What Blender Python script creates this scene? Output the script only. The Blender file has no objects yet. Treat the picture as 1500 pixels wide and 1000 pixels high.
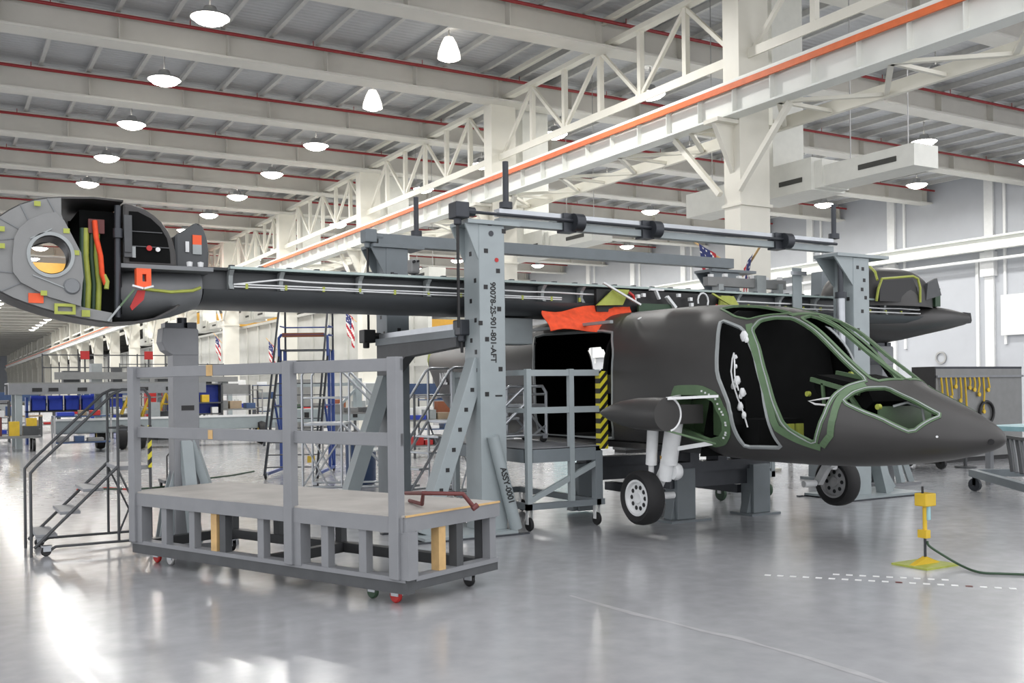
import bpy, bmesh, math, random
from mathutils import Vector, Matrix
from mathutils.geometry import tessellate_polygon
random.seed(7)
SC = bpy.context.scene
COL = SC.collection
PI = math.pi
R = math.radians

# ------------------------------------------------------------------ camera
# world axes follow the hall: X across the hall, Y along it, Z up
CAM_H, FPX, ROLL, YAW = 1.85, 1458.0, R(0.7), math.atan2(850, 1458)
V = Vector((math.sin(YAW), math.cos(YAW), 0))
R0 = Vector((V.y, -V.x, 0)); ZU = Vector((0, 0, 1))
RT = R0 * math.cos(ROLL) - ZU * math.sin(ROLL)
UP = R0 * math.sin(ROLL) + ZU * math.cos(ROLL)
cd = bpy.data.cameras.new('camera')
cam = bpy.data.objects.new('camera', cd); COL.objects.link(cam)
cam.matrix_world = Matrix(((RT.x, UP.x, -V.x, 0), (RT.y, UP.y, -V.y, 0), (RT.z, UP.z, -V.z, CAM_H), (0, 0, 0, 1)))
cd.sensor_width = 36.0
cd.lens = 36.0 * FPX / 1500.0
cd.shift_y = 67.0 / 1500.0
cd.clip_end = 500
SC.camera = cam

# ------------------------------------------------------------------ world light and exposure
w = bpy.data.worlds.new('world'); SC.world = w; w.use_nodes = True
bg = w.node_tree.nodes['Background']
bg.inputs['Color'].default_value = (0.97, 0.97, 1.0, 1)
bg.inputs['Strength'].default_value = 1.85
SC.view_settings.view_transform = 'Standard'
SC.view_settings.look = 'None'
SC.view_settings.exposure = 0.0
SC.view_settings.gamma = 1.0
SC.view_settings.use_curve_mapping = False
LAMP_W = 118.0      # watts of every high bay lamp

# ------------------------------------------------------------------ materials
def lin(c):
    return tuple(((x / 255.0) / 12.92 if x / 255.0 <= 0.04045 else ((x / 255.0 + 0.055) / 1.055) ** 2.4) for x in c)

def mat(name, rgb, rough=0.5, metal=0.0, var=0.08, scale=6.0, bump=0.0, bscale=40.0, spec=0.5, coat=0.0):
    m = bpy.data.materials.new(name); m.use_nodes = True
    nt = m.node_tree; N = nt.nodes; L = nt.links
    b = N['Principled BSDF']
    c = lin(rgb)
    tc = N.new('ShaderNodeTexCoord')
    nz = N.new('ShaderNodeTexNoise'); nz.inputs['Scale'].default_value = scale; nz.inputs['Detail'].default_value = 4
    L.new(tc.outputs['Object'], nz.inputs['Vector'])
    rp = N.new('ShaderNodeValToRGB')
    rp.color_ramp.elements[0].position = 0.3; rp.color_ramp.elements[1].position = 0.7
    rp.color_ramp.elements[0].color = tuple(max(0, x * (1 - var)) for x in c) + (1,)
    rp.color_ramp.elements[1].color = tuple(min(1, x * (1 + var)) for x in c) + (1,)
    L.new(nz.outputs['Fac'], rp.inputs['Fac']); L.new(rp.outputs['Color'], b.inputs['Base Color'])
    b.inputs['Roughness'].default_value = rough
    b.inputs['Metallic'].default_value = metal
    b.inputs['Specular IOR Level'].default_value = spec
    if coat: b.inputs['Coat Weight'].default_value = coat
    if bump:
        n2 = N.new('ShaderNodeTexNoise'); n2.inputs['Scale'].default_value = bscale; n2.inputs['Detail'].default_value = 3
        L.new(tc.outputs['Object'], n2.inputs['Vector'])
        bp = N.new('ShaderNodeBump'); bp.inputs['Strength'].default_value = bump; bp.inputs['Distance'].default_value = 0.02
        L.new(n2.outputs['Fac'], bp.inputs['Height']); L.new(bp.outputs['Normal'], b.inputs['Normal'])
    return m

def emit(name, rgb, strength):
    m = bpy.data.materials.new(name); m.use_nodes = True
    b = m.node_tree.nodes['Principled BSDF']
    b.inputs['Base Color'].default_value = lin(rgb) + (1,)
    b.inputs['Emission Color'].default_value = lin(rgb) + (1,)
    b.inputs['Emission Strength'].default_value = strength
    return m

M = {}
def D(k, *a, **kw): M[k] = mat(k, *a, **kw)
D('beam_paint', (214, 212, 204), 0.55, var=.04, scale=1.5)
D('deck', (188, 190, 192), 0.6, var=.06, scale=.8)
D('purlin', (196, 196, 193), 0.5, var=.05)
D('column_paint', (226, 223, 211), 0.5, var=.03, scale=2)
D('girder_paint', (228, 230, 224), 0.45, var=.03, scale=2)
D('orange_rail', (222, 112, 62), 0.5, var=.08)
D('red_pipe', (150, 45, 48), 0.4)
D('wall_panel', (180, 183, 188), 0.55, var=.03, scale=1.2)
D('wall_white', (186, 186, 180), 0.55, var=.05, scale=1.2)
D('duct_white', (224, 224, 216), 0.5, var=.03)
D('slot_dark', (70, 70, 66), 0.7)
D('lamp_metal', (170, 170, 170), 0.35, .6)
D('grey_paint', (128, 130, 133), 0.5, var=.05, scale=5)
D('grey_dark', (72, 74, 76), 0.55, var=.1)
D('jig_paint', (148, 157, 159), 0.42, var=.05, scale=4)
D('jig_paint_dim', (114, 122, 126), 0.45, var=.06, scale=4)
D('steel_dark', (58, 61, 66), 0.4, .4, var=.1)
D('black', (24, 24, 25), 0.5, var=.1)
D('rubber', (26, 26, 27), 0.75, var=.12, bump=.1)
D('alu', (176, 180, 184), 0.32, .75, var=.06)
D('white_paint', (226, 227, 226), 0.4, var=.03)
D('plywood', (172, 168, 162), 0.7, var=.1, scale=3, bump=.08)
D('raw_wood', (198, 164, 112), 0.7, var=.12, scale=8)
D('skin_dark', (60, 59, 58), 0.42, var=.07, scale=2.2, spec=.4)
D('skin_wing', (66, 69, 71), 0.42, var=.07, scale=2.5)
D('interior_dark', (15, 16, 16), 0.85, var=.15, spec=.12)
D('primer_green', (84, 108, 78), 0.45, var=.1, scale=9)
D('primer_yellow', (158, 166, 72), 0.5, var=.12, scale=9)
D('rib_grey', (150, 155, 155), 0.4, .2)
D('teal_flange', (164, 180, 176), 0.4)
D('nacelle_grey', (126, 127, 126), 0.45, .15, var=.05)
D('nacelle_mid', (116, 119, 121), 0.45, var=.06)
D('orange_cloth', (226, 78, 38), 0.75, var=.15, scale=12, bump=.15, bscale=8)
D('orange_tag', (232, 92, 48), 0.6)
D('red_paint', (176, 38, 36), 0.5)
D('red_dark', (98, 48, 46), 0.55)
D('yellow_paint', (206, 172, 44), 0.5, var=.1)
D('yellow_crane', (172, 130, 44), 0.5, var=.05)
D('blue_paint', (46, 72, 138), 0.45, var=.08)
D('blue_bin', (36, 62, 170), 0.45, var=.06)
D('blue_steel', (52, 74, 110), 0.45)
D('brown_pad', (128, 74, 48), 0.7)
D('green_dark', (48, 72, 52), 0.55)
D('bench_top', (150, 132, 108), 0.6)
D('cyan_tint', (150, 190, 196), 0.4)
D('flag_red', (176, 40, 52), 0.75); D('flag_white', (226, 224, 220), 0.75); D('flag_blue', (44, 52, 104), 0.75)
D('floor_scuff', (174, 174, 175), 0.22)
D('hub_white', (216, 218, 218), 0.4)
M['lens'] = emit('lens', (255, 250, 240), 22.0)

# two-colour striped materials (hazard tape)
def stripes(name, a, b, scale, rot=(0, 0.8, 0)):
    m = bpy.data.materials.new(name); m.use_nodes = True
    nt = m.node_tree; N = nt.nodes; L = nt.links; p = N['Principled BSDF']
    tc = N.new('ShaderNodeTexCoord'); mp = N.new('ShaderNodeMapping'); mp.inputs['Rotation'].default_value = rot
    wv = N.new('ShaderNodeTexWave'); wv.inputs['Scale'].default_value = scale; wv.bands_direction = 'Z'
    L.new(tc.outputs['Object'], mp.inputs['Vector']); L.new(mp.outputs['Vector'], wv.inputs['Vector'])
    rp = N.new('ShaderNodeValToRGB'); rp.color_ramp.interpolation = 'CONSTANT'
    rp.color_ramp.elements[0].color = lin(a) + (1,); rp.color_ramp.elements[1].color = lin(b) + (1,)
    rp.color_ramp.elements[1].position = .5
    L.new(wv.outputs['Fac'], rp.inputs['Fac']); L.new(rp.outputs['Color'], p.inputs['Base Color'])
    p.inputs['Roughness'].default_value = .5
    M[name] = m
stripes('hazard', (28, 28, 26), (206, 196, 48), 3.4)

# polished floor
def floor_mat():
    m = bpy.data.materials.new('polished_floor'); m.use_nodes = True
    nt = m.node_tree; N = nt.nodes; L = nt.links; b = N['Principled BSDF']
    tc = N.new('ShaderNodeTexCoord')
    n1 = N.new('ShaderNodeTexNoise'); n1.inputs['Scale'].default_value = .35; n1.inputs['Detail'].default_value = 6
    n2 = N.new('ShaderNodeTexNoise'); n2.inputs['Scale'].default_value = 5; n2.inputs['Detail'].default_value = 8
    for n in (n1, n2): L.new(tc.outputs['Object'], n.inputs['Vector'])
    mx = N.new('ShaderNodeMix'); mx.data_type = 'FLOAT'; mx.inputs['Factor'].default_value = .35
    L.new(n1.outputs['Fac'], mx.inputs['A']); L.new(n2.outputs['Fac'], mx.inputs['B'])
    rp = N.new('ShaderNodeValToRGB')
    rp.color_ramp.elements[0].position = .35; rp.color_ramp.elements[1].position = .68
    rp.color_ramp.elements[0].color = lin((150, 151, 153)) + (1,)
    rp.color_ramp.elements[1].color = lin((170, 171, 173)) + (1,)
    L.new(mx.outputs['Result'], rp.inputs['Fac']); L.new(rp.outputs['Color'], b.inputs['Base Color'])
    rr = N.new('ShaderNodeMapRange'); rr.inputs['To Min'].default_value = .14; rr.inputs['To Max'].default_value = .26
    L.new(n2.outputs['Fac'], rr.inputs['Value']); L.new(rr.outputs['Result'], b.inputs['Roughness'])
    n3 = N.new('ShaderNodeTexNoise'); n3.inputs['Scale'].default_value = 9; n3.inputs['Detail'].default_value = 3
    L.new(tc.outputs['Object'], n3.inputs['Vector'])
    bp = N.new('ShaderNodeBump'); bp.inputs['Strength'].default_value = .06; bp.inputs['Distance'].default_value = .01
    L.new(n3.outputs['Fac'], bp.inputs['Height']); L.new(bp.outputs['Normal'], b.inputs['Normal'])
    b.inputs['Specular IOR Level'].default_value = .42
    b.inputs['Coat Weight'].default_value = .12; b.inputs['Coat Roughness'].default_value = .1
    return m
M['floor'] = floor_mat()

# corrugated roof deck
def deck_mat():
    m = M['deck']; nt = m.node_tree; N = nt.nodes; L = nt.links; b = N['Principled BSDF']
    tc = N.new('ShaderNodeTexCoord'); wv = N.new('ShaderNodeTexWave'); wv.bands_direction = 'Y'; wv.inputs['Scale'].default_value = 1.6
    L.new(tc.outputs['Object'], wv.inputs['Vector'])
    bp = N.new('ShaderNodeBump'); bp.inputs['Strength'].default_value = .5; bp.inputs['Distance'].default_value = .04
    L.new(wv.outputs['Fac'], bp.inputs['Height']); L.new(bp.outputs['Normal'], b.inputs['Normal'])
deck_mat()

# ------------------------------------------------------------------ mesh helpers
class MB:
    def __init__(s): s.v = []; s.f = []; s.mi = []; s.cur = 0; s.cuts = []
    def _add(s, vs, fs):
        o = len(s.v); s.cuts.append((o, len(s.f))); s.v += [Vector(p) for p in vs]
        s.f += [tuple(i + o for i in f) for f in fs]; s.mi += [s.cur] * len(fs)
        return s
    def box(s, x0, y0, z0, x1, y1, z1):
        p = [(x0, y0, z0), (x1, y0, z0), (x1, y1, z0), (x0, y1, z0), (x0, y0, z1), (x1, y0, z1), (x1, y1, z1), (x0, y1, z1)]
        return s._add(p, [(3, 2, 1, 0), (4, 5, 6, 7), (0, 1, 5, 4), (1, 2, 6, 5), (2, 3, 7, 6), (3, 0, 4, 7)])
    def cbox(s, c, d):
        return s.box(c[0] - d[0] / 2, c[1] - d[1] / 2, c[2] - d[2] / 2, c[0] + d[0] / 2, c[1] + d[1] / 2, c[2] + d[2] / 2)
    def beam(s, p0, p1, w, h, up=(0, 0, 1)):
        p0, p1 = Vector(p0), Vector(p1); d = (p1 - p0).normalized(); up = Vector(up)
        if abs(d.dot(up)) > .98: up = Vector((0, 1, 0)) if abs(d.y) < .9 else Vector((1, 0, 0))
        a = d.cross(up).normalized() * (w / 2); b = a.cross(d).normalized() * (h / 2)
        p = [q + i * a + j * b for q in (p0, p1) for i, j in ((-1, -1), (1, -1), (1, 1), (-1, 1))]
        return s._add(p, [(0, 1, 2, 3), (7, 6, 5, 4), (0, 4, 5, 1), (1, 5, 6, 2), (2, 6, 7, 3), (3, 7, 4, 0)])
    def tube(s, pts, r, n=8, cap=True, closed=False, rs=None):
        pts = [Vector(p) for p in pts]; m = len(pts); o = len(s.v); rings = []
        prev = None
        for i, p in enumerate(pts):
            if closed: t = (pts[(i + 1) % m] - pts[i - 1]).normalized()
            elif i == 0: t = (pts[1] - p).normalized()
            elif i == m - 1: t = (p - pts[i - 1]).normalized()
            else:
                t = ((p - pts[i - 1]).normalized() + (pts[i + 1] - p).normalized())
                t = t.normalized() if t.length > 1e-6 else (pts[i + 1] - p).normalized()
            ref = prev if prev is not None else (Vector((0, 0, 1)) if abs(t.z) < .9 else Vector((1, 0, 0)))
            a = (ref - t * ref.dot(t))
            if a.length < 1e-5: a = Vector((1, 0, 0)) if abs(t.x) < .9 else Vector((0, 1, 0)); a = a - t * a.dot(t)
            a.normalize(); prev = a; b = t.cross(a)
            rr = rs[i] if rs else r
            rings.append([p + (a * math.cos(2 * PI * k / n) + b * math.sin(2 * PI * k / n)) * rr for k in range(n)])
        vs = [q for rg in rings for q in rg]; fs = []
        for i in range(m if closed else m - 1):
            j = (i + 1) % m
            for k in range(n):
                k2 = (k + 1) % n
                fs.append((i * n + k, i * n + k2, j * n + k2, j * n + k))
        if cap and not closed:
            fs.append(tuple(range(n - 1, -1, -1))); fs.append(tuple((m - 1) * n + k for k in range(n)))
        return s._add(vs, fs)
    def cyl(s, p0, p1, r, n=16, r2=None):
        return s.tube([p0, p1], r, n, rs=[r, r if r2 is None else r2])
    def lathe(s, prof, c, axis='z', n=24, cap=True):
        c = Vector(c); vs = []; fs = []; m = len(prof)
        for r, h in prof:
            for k in range(n):
                a = 2 * PI * k / n; x, y = r * math.cos(a), r * math.sin(a)
                vs.append(c + Vector({'z': (x, y, h), 'x': (h, x, y), 'y': (y, h, x)}[axis]))
        for i in range(m - 1):
            for k in range(n):
                k2 = (k + 1) % n; fs.append((i * n + k, i * n + k2, (i + 1) * n + k2, (i + 1) * n + k))
        if cap:
            fs.append(tuple(range(n - 1, -1, -1))); fs.append(tuple((m - 1) * n + k for k in range(n)))
        return s._add(vs, fs)
    def prism(s, outer, a, b, plane='xz', holes=()):
        loops = [[Vector((p[0], p[1], 0)) for p in lp] for lp in [outer] + list(holes)]
        flat = [p for lp in loops for p in lp]
        def up(p, h):
            return {'xz': (p.x, h, p.y), 'yz': (h, p.x, p.y), 'xy': (p.x, p.y, h)}[plane]
        n = len(flat); vs = [up(p, a) for p in flat] + [up(p, b) for p in flat]; fs = []
        if holes: tris = tessellate_polygon(loops)
        else: tris = tessellate_polygon([loops[0]])
        for t in tris:
            fs.append(tuple(t)); fs.append(tuple(i + n for i in reversed(t)))
        o = 0
        for lp in loops:
            k = len(lp)
            for i in range(k):
                j = (i + 1) % k; fs.append((o + i, o + j, o + j + n, o + i + n))
            o += k
        return s._add(vs, fs)
    def loft(s, rings, cap=True):
        n = len(rings[0]); vs = [p for r in rings for p in r]; fs = []
        for i in range(len(rings) - 1):
            for k in range(n):
                k2 = (k + 1) % n; fs.append((i * n + k, i * n + k2, (i + 1) * n + k2, (i + 1) * n + k))
        if cap:
            fs.append(tuple(range(n - 1, -1, -1))); fs.append(tuple((len(rings) - 1) * n + k for k in range(n)))
        return s._add(vs, fs)
    def sheet(s, rows):
        n = len(rows[0]); vs = [p for r in rows for p in r]
        return s._add(vs, [(i * n + k, i * n + k + 1, (i + 1) * n + k + 1, (i + 1) * n + k) for i in range(len(rows) - 1) for k in range(n - 1)])
    def each(s, name, m, parent=None, **kw):
        out = []; cuts = s.cuts + [(len(s.v), len(s.f))]
        for (v0, f0), (v1, f1) in zip(cuts, cuts[1:]):
            q = MB(); q._add(s.v[v0:v1], [tuple(i - v0 for i in f) for f in s.f[f0:f1]]); out.append(q.build(name, m, parent, **kw))
        return out
    def build(s, name, m, parent=None, smooth=None, bevel=0, solid=0, local=False):
        off = Vector((0, 0, 0))
        if parent is not None and not local:
            q = parent
            while q is not None: off += q.location; q = q.parent
        me = bpy.data.meshes.new(name)
        me.from_pydata([tuple(p - off) for p in s.v], [], s.f)
        ms = m if isinstance(m, (list, tuple)) else [m]
        for k in ms: me.materials.append(M[k] if isinstance(k, str) else k)
        me.polygons.foreach_set('material_index', s.mi)
        bm = bmesh.new(); bm.from_mesh(me); bmesh.ops.recalc_face_normals(bm, faces=bm.faces)
        if smooth is not None:
            for f in bm.faces: f.smooth = True
            lim = R(smooth)
            for e in bm.edges:
                if len(e.link_faces) != 2 or e.calc_face_angle(0) > lim: e.smooth = False
        bm.to_mesh(me); bm.free()
        o = bpy.data.objects.new(name, me); COL.objects.link(o)
        if parent is not None: o.parent = parent
        if solid:
            md = o.modifiers.new('solid', 'SOLIDIFY'); md.thickness = solid; md.offset = 0
        if bevel:
            md = o.modifiers.new('bevel', 'BEVEL'); md.width = bevel; md.segments = 2; md.limit_method = 'ANGLE'; md.angle_limit = R(40)
        return o

def tag(o, label=None, cat=None, group=None, kind=None):
    if label: o['label'] = label
    if cat: o['category'] = cat
    if group: o['group'] = group
    if kind: o['kind'] = kind
    return o
def thing(name, label, cat, loc=(0, 0, 0), rotz=0, group=None):
    o = bpy.data.objects.new(name, None); COL.objects.link(o); o.empty_display_size = .1
    o.location = loc; o.rotation_euler = (0, 0, rotz)
    return tag(o, label, cat, group)
def struct(name, mb, m, **kw):
    return tag(mb.build(name, m, **kw), kind='structure')
def kids(o): return [c for c in bpy.data.objects if c.parent == o]
def copy_tree(o, loc=None, rotz=None, label=None, group=None, parent=None):
    c = o.copy(); COL.objects.link(c)
    if parent is not None: c.parent = parent
    if loc is not None: c.location = loc
    if rotz is not None: c.rotation_euler = (0, 0, rotz)
    if label: c['label'] = label
    if group: c['group'] = group
    for ch in o.children: copy_tree(ch, parent=c)
    return c
ORD = ['first', 'second', 'third', 'fourth', 'fifth', 'sixth', 'seventh', 'eighth', 'ninth', 'tenth', 'eleventh', 'twelfth', 'thirteenth', 'fourteenth', 'fifteenth', 'sixteenth', 'seventeenth', 'eighteenth', 'nineteenth', 'twentieth', 'twenty-first', 'twenty-second', 'twenty-third', 'twenty-fourth', 'twenty-fifth', 'twenty-sixth', 'twenty-seventh', 'twenty-eighth']

def text_mesh(name, body, size, mtx, m, parent, depth=.002):
    cu = bpy.data.curves.new(name, 'FONT'); cu.body = body; cu.size = size; cu.extrude = depth; cu.offset = size * .022; cu.align_x = 'LEFT'; cu.align_y = 'BOTTOM'
    t = bpy.data.objects.new(name + '_src', cu); COL.objects.link(t)
    dg = bpy.context.evaluated_depsgraph_get(); dg.update()
    me = bpy.data.meshes.new_from_object(t.evaluated_get(dg))
    bpy.data.objects.remove(t); bpy.data.curves.remove(cu)
    off = Vector((0, 0, 0)); q = parent
    while q is not None: off += q.location; q = q.parent
    me.transform(Matrix.Translation(-off) @ mtx)
    me.materials.clear(); me.materials.append(M[m])
    o = bpy.data.objects.new(name, me); COL.objects.link(o); o.parent = parent
    return o
def frame_mtx(o, xdir, ydir):
    x = Vector(xdir).normalized(); y = Vector(ydir).normalized(); z = x.cross(y)
    m = Matrix((x, y, z)).transposed().to_4x4(); m.translation = Vector(o)
    return m
# ================================================================== THE HALL
DECK = 11.35
struct('floor', MB().box(-30, -12, -.2, 60, 275, 0), 'floor')
c = MB().box(-16, 9, DECK, 43, 262, DECK + .1)
ceil = struct('ceiling', c, 'deck')
c = MB()
x = -15.0
while x < 43:
    c.box(x - .025, 9, DECK - .16, x + .025, 262, DECK); c.box(x - .055, 9, DECK - .175, x + .055, 262, DECK - .16)
    x += 1.27
struct('trim_1', c, 'purlin')

# roof beams across the hall with their red sprinkler pipes
by = [10.1 + 5.3 * k for k in range(0, 47)]
for i, y in enumerate(by):
    b = MB()
    b.box(-15.5, y - .02, 10.44, 43, y + .02, DECK - .22)
    b.box(-15.5, y - .32, 10.38, 43, y + .32, 10.44); b.box(-15.5, y - .16, DECK - .25, 43, y + .16, DECK - .21)
    xx = -14.5
    while xx < 43 and i < 12:
        b.box(xx - .01, y - .25, 10.44, xx + .01, y + .25, DECK - .25); xx += 2.65
    struct('roof_beam', b, 'beam_paint')
for i, y in enumerate(by[1:20]):
    p = MB().tube([(-15, y - .42, 10.98), (42.6, y - .42, 10.98)], .045, 8)
    if i < 8:
        xx = -13.5
        while xx < 42:
            p.cyl((xx, y - .42, 10.98), (xx, y - .42, DECK - .2), .012, 5); xx += 3.2
    struct('trim_%d' % (i + 2), p, 'red_pipe')

# walls
struct('wall_right', MB().box(41.5, 0, 0, 41.8, 262, DECK), 'wall_panel')
struct('wall_far', MB().box(-16, 261.6, 0, 43, 262, DECK), 'wall_panel')
for k in range(8):
    y = 22.7 + 5.3 * k
    b = MB().box(41.36, y - .22, 0, 41.5, y + .22, DECK).box(41.2, y - .34, 6.6, 41.5, y + .34, 7.7).box(41.4, y + .55, 0, 41.5, y + .7, 7.4).box(41.4, y - .8, 3.5, 41.5, y - .68, DECK)
    struct('wall_column', b, 'white_paint')
b = MB().box(40.7, 8, 7.75, 40.75, 120, 8.25).box(40.5, 8, 8.22, 40.95, 120, 8.3).box(40.55, 8, 7.7, 40.9, 120, 7.77)
struct('wall_crane_beam', b, 'girder_paint')
struct('trim_22', MB().tube([(40.9, 10, 7.3), (40.9, 80, 7.3)], .07, 8), 'white_paint')
b = MB()
for k in range(5):
    y = 24 + 10.6 * k
    b.box(41.3, y, 3.9, 41.48, y + 3.4, 5.7)
struct('trim_23', b, 'white_paint')

# bright inner wall along the far part of the right aisle, with door-high panels
b = MB().box(20, 42, 0, 20.2, 262, 6.5).box(19.9, 42, 6.4, 20.3, 262, 6.58).box(19.94, 42, 2.9, 20.0, 262, 3.05)
y = 43.5
while y < 150:
    b.box(19.92, y, 0, 20.0, y + .2, 6.4); y += 2.9
struct('wall_inner', b, 'wall_white')
# column row with girder and truss
CX = 15.05
cols = [15.77 + 10.6 * k for k in range(-1, 23)]
for i, y in enumerate(cols):
    b = MB()
    b.box(CX - .42, y - .24, 0, CX + .42, y - .19, 10.6).box(CX - .42, y + .19, 0, CX + .42, y + .24, 10.6)
    b.box(CX - .025, y - .19, 0, CX + .025, y + .19, 10.6)
    b.box(CX - .42, y - .19, 0, CX - .38, y + .19, 10.6)
    b.box(CX - .55, y - .35, 0, CX + .55, y + .35, .06)
    # bracket that carries the girder, with its sloping gusset
    b.prism([(CX - .95, 7.33), (CX - .42, 7.33), (CX - .42, 6.3)], y - .06, y + .06, 'xz')
    b.box(CX - 1.0, y - .22, 7.3, CX - .4, y + .22, 7.38)
    b.box(CX - .45, y - .3, 5.6, CX + .45, y + .3, 5.66)
    struct('steel_column', b, 'column_paint')
ydn, yup = cols[0] - 1.5, cols[-1]
GX = 14.4
b = MB().box(GX - .02, ydn, 7.42, GX + .02, yup, 8.05).box(GX - .19, ydn, 7.39, GX + .19, yup, 7.43).box(GX - .16, ydn, 8.04, GX + .16, yup, 8.08)
b.box(GX - .035, ydn, 8.08, GX + .035, yup, 8.16)
y = ydn
while y < 90:
    b.box(GX - .15, y, 7.43, GX + .15, y + .015, 8.04); y += 1.06
struct('girder_beam', b, 'girder_paint')
struct('trim_24', MB().box(GX - .2, ydn, 7.90, GX - .155, yup, 8.02), 'orange_rail')
# backing beam and lacing that stiffen the girder sideways
LX = 16.0
b = MB().box(LX - .05, ydn, 7.35, LX + .05, yup, 7.62)
y = ydn; s = 0
while y < 70:
    b.beam((GX + .1, y, 7.42), (LX, y + 1.32, 7.42), .1, .07); b.beam((LX, y + 1.32, 7.42), (GX + .1, y + 2.65, 7.42), .1, .07)
    b.beam((GX + .1, y, 7.42), (LX, y, 7.42), .08, .07)
    y += 2.65
struct('lacing_beam', b, 'column_paint')
for i in range(len(cols) - 1):
    y0, y1 = cols[i] + .24, cols[i + 1] - .24
    b = MB()
    b.box(CX - .13, y0, 8.82, CX + .1, y1, 8.9).box(CX - .17, y0, 8.7, CX - .13, y1, 8.9)
    b.box(CX - .13, y0 - .4, 10.5, CX + .1, y1 + .4, 10.62)
    b.box(CX - .3, y0 - .4, 11.02, CX - .16, y1 + .4, 11.14)
    n = 6; st = (y1 - y0) / n
    for k in range(1, n):
        b.beam((CX, y0 + st * k, 8.9), (CX, y0 + st * k, 10.5), .13, .13)
    for k in range(n):
        a, d = y0 + st * k, y0 + st * (k + 1)
        if k % 2 == 0: b.beam((CX, a, 8.9), (CX, d, 10.5), .09, .09)
        else: b.beam((CX, a, 10.5), (CX, d, 8.9), .09, .09)
    # knee brace to the underside of the girder
    b.beam((CX - .5, y0 + .05, 5.9), (CX - .5, y0 + 1.5, 7.36), .11, .11)
    b.beam((CX - .5, y1 - .05, 5.9), (CX - .5, y1 - 1.5, 7.36), .11, .11)
    struct('truss_beam', b, 'column_paint')

# white supply air ducts, one tee beside each column
for i, y in enumerate(cols[1:9]):
    t = thing('air_duct', 'white tee-shaped air duct beside the %s steel column from the front' % ORD[i], 'air duct', (16.4, y, 5.9), group='white air ducts along the column row')
    MB().box(15.92, y + .1, 6.55, 16.85, y + .95, DECK - .25).build('riser', 'duct_white', t)
    MB().box(16.0, y - 1.2, 5.93, 16.8, y + 3.1, 6.5).build('branch', 'duct_white', t)
    MB().box(15.9, y - 1.0, 5.9, 16.9, y + .9, 6.58).build('plenum', 'duct_white', t)
    MB().box(16.05, y - 3.4, 5.95, 16.75, y - 1.15, 6.38).build('spout', 'duct_white', t)
    for a, b2 in ((y - .75, y - .1), (y - 3.0, y - 2.1)):
        xx = 15.89 if a > y - 1 else 16.04
        MB().box(xx - .012, a, 6.1, xx + .01, b2, 6.2).build('vent', 'slot_dark', t)
    h = MB()
    for yy in (y - 3, y - 1.6, y + 2.6): h.cyl((16.4, yy, 6.3), (16.4, yy, DECK), .012, 5)
    h.each('hanger', 'lamp_metal', t)

# lamps: six rows over the hall
def lamp(x, y, bell, label, group):
    t = thing('high_bay_lamp', label, 'lamp', (x, y, 10.5), group=group)
    if bell:
        MB().lathe([(.06, .62), (.12, .6), (.2, .45), (.29, .2), (.31, .05), (.29, .05), (.18, .44), (.1, .56)], (0, 0, 0), n=20, cap=False).build('shade', 'lens_soft', t, smooth=40, local=True)
        MB().lathe([(.001, -.03), (.18, 0), (.29, .08)], (0, 0, 0), n=20, cap=False).build('lens', 'lens', t, smooth=60, local=True)
    else:
        MB().lathe([(.1, .3), (.14, .28), (.2, .12), (.44, .07), (.46, .02), (.44, .02)], (0, 0, 0), n=20, cap=False).build('housing', 'lamp_metal', t, smooth=40, local=True)
        MB().lathe([(.001, -.15), (.16, -.13), (.32, -.07), (.44, .03)], (0, 0, 0), n=20, cap=False).build('lens', 'lens', t, smooth=60, local=True)
    MB().cyl((0, 0, .28), (0, 0, DECK - 10.5), .02, 6).build('stem', 'lamp_metal', t, local=True)
    return t
M['lens_soft'] = emit('lens_soft', (255, 250, 240), 1.6)
RX = [5.69, 11.9, 18.6, 24.6, 31.05, 37.5]
RN = ['in the leftmost row', 'in the row left of the trusses', 'in the row right of the trusses', 'in the second row beyond the trusses', 'in the third row beyond the trusses', 'in the row along the right wall']
vis = {0: range(0, 25), 1: range(-1, 25), 2: range(0, 14), 3: range(-1, 12), 4: range(0, 11), 5: range(0, 10)}
proto = {}
ldata = bpy.data.lights.new('lamp_light', 'AREA'); ldata.shape = 'DISK'; ldata.size = .62; ldata.energy = LAMP_W; ldata.color = (1.0, .99, .975); ldata.spread = R(170)
for r in range(6):
    for n, k in enumerate(vis[r]):
        bell = r == 1 and k in (0, 1)
        lab = 'lit %s lamp, %s from the front %s' % ('bell-shaped' if bell else 'round', ORD[n], RN[r])
        x, y = RX[r], 23.5 + 5.28 * k
        if bell or not proto.get('p'):
            t = lamp(x, y, bell, lab, 'high-bay lamps under the roof')
            if not bell: proto['p'] = t
        else: t = copy_tree(proto['p'], (x, y, 10.5), 0, lab, 'high-bay lamps under the roof')
        if y < 160:
            lo = bpy.data.objects.new('lamp_light', ldata); COL.objects.link(lo); lo.parent = t; lo.location = (0, 0, -.19)
            lo['kind'] = 'helper'

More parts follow.
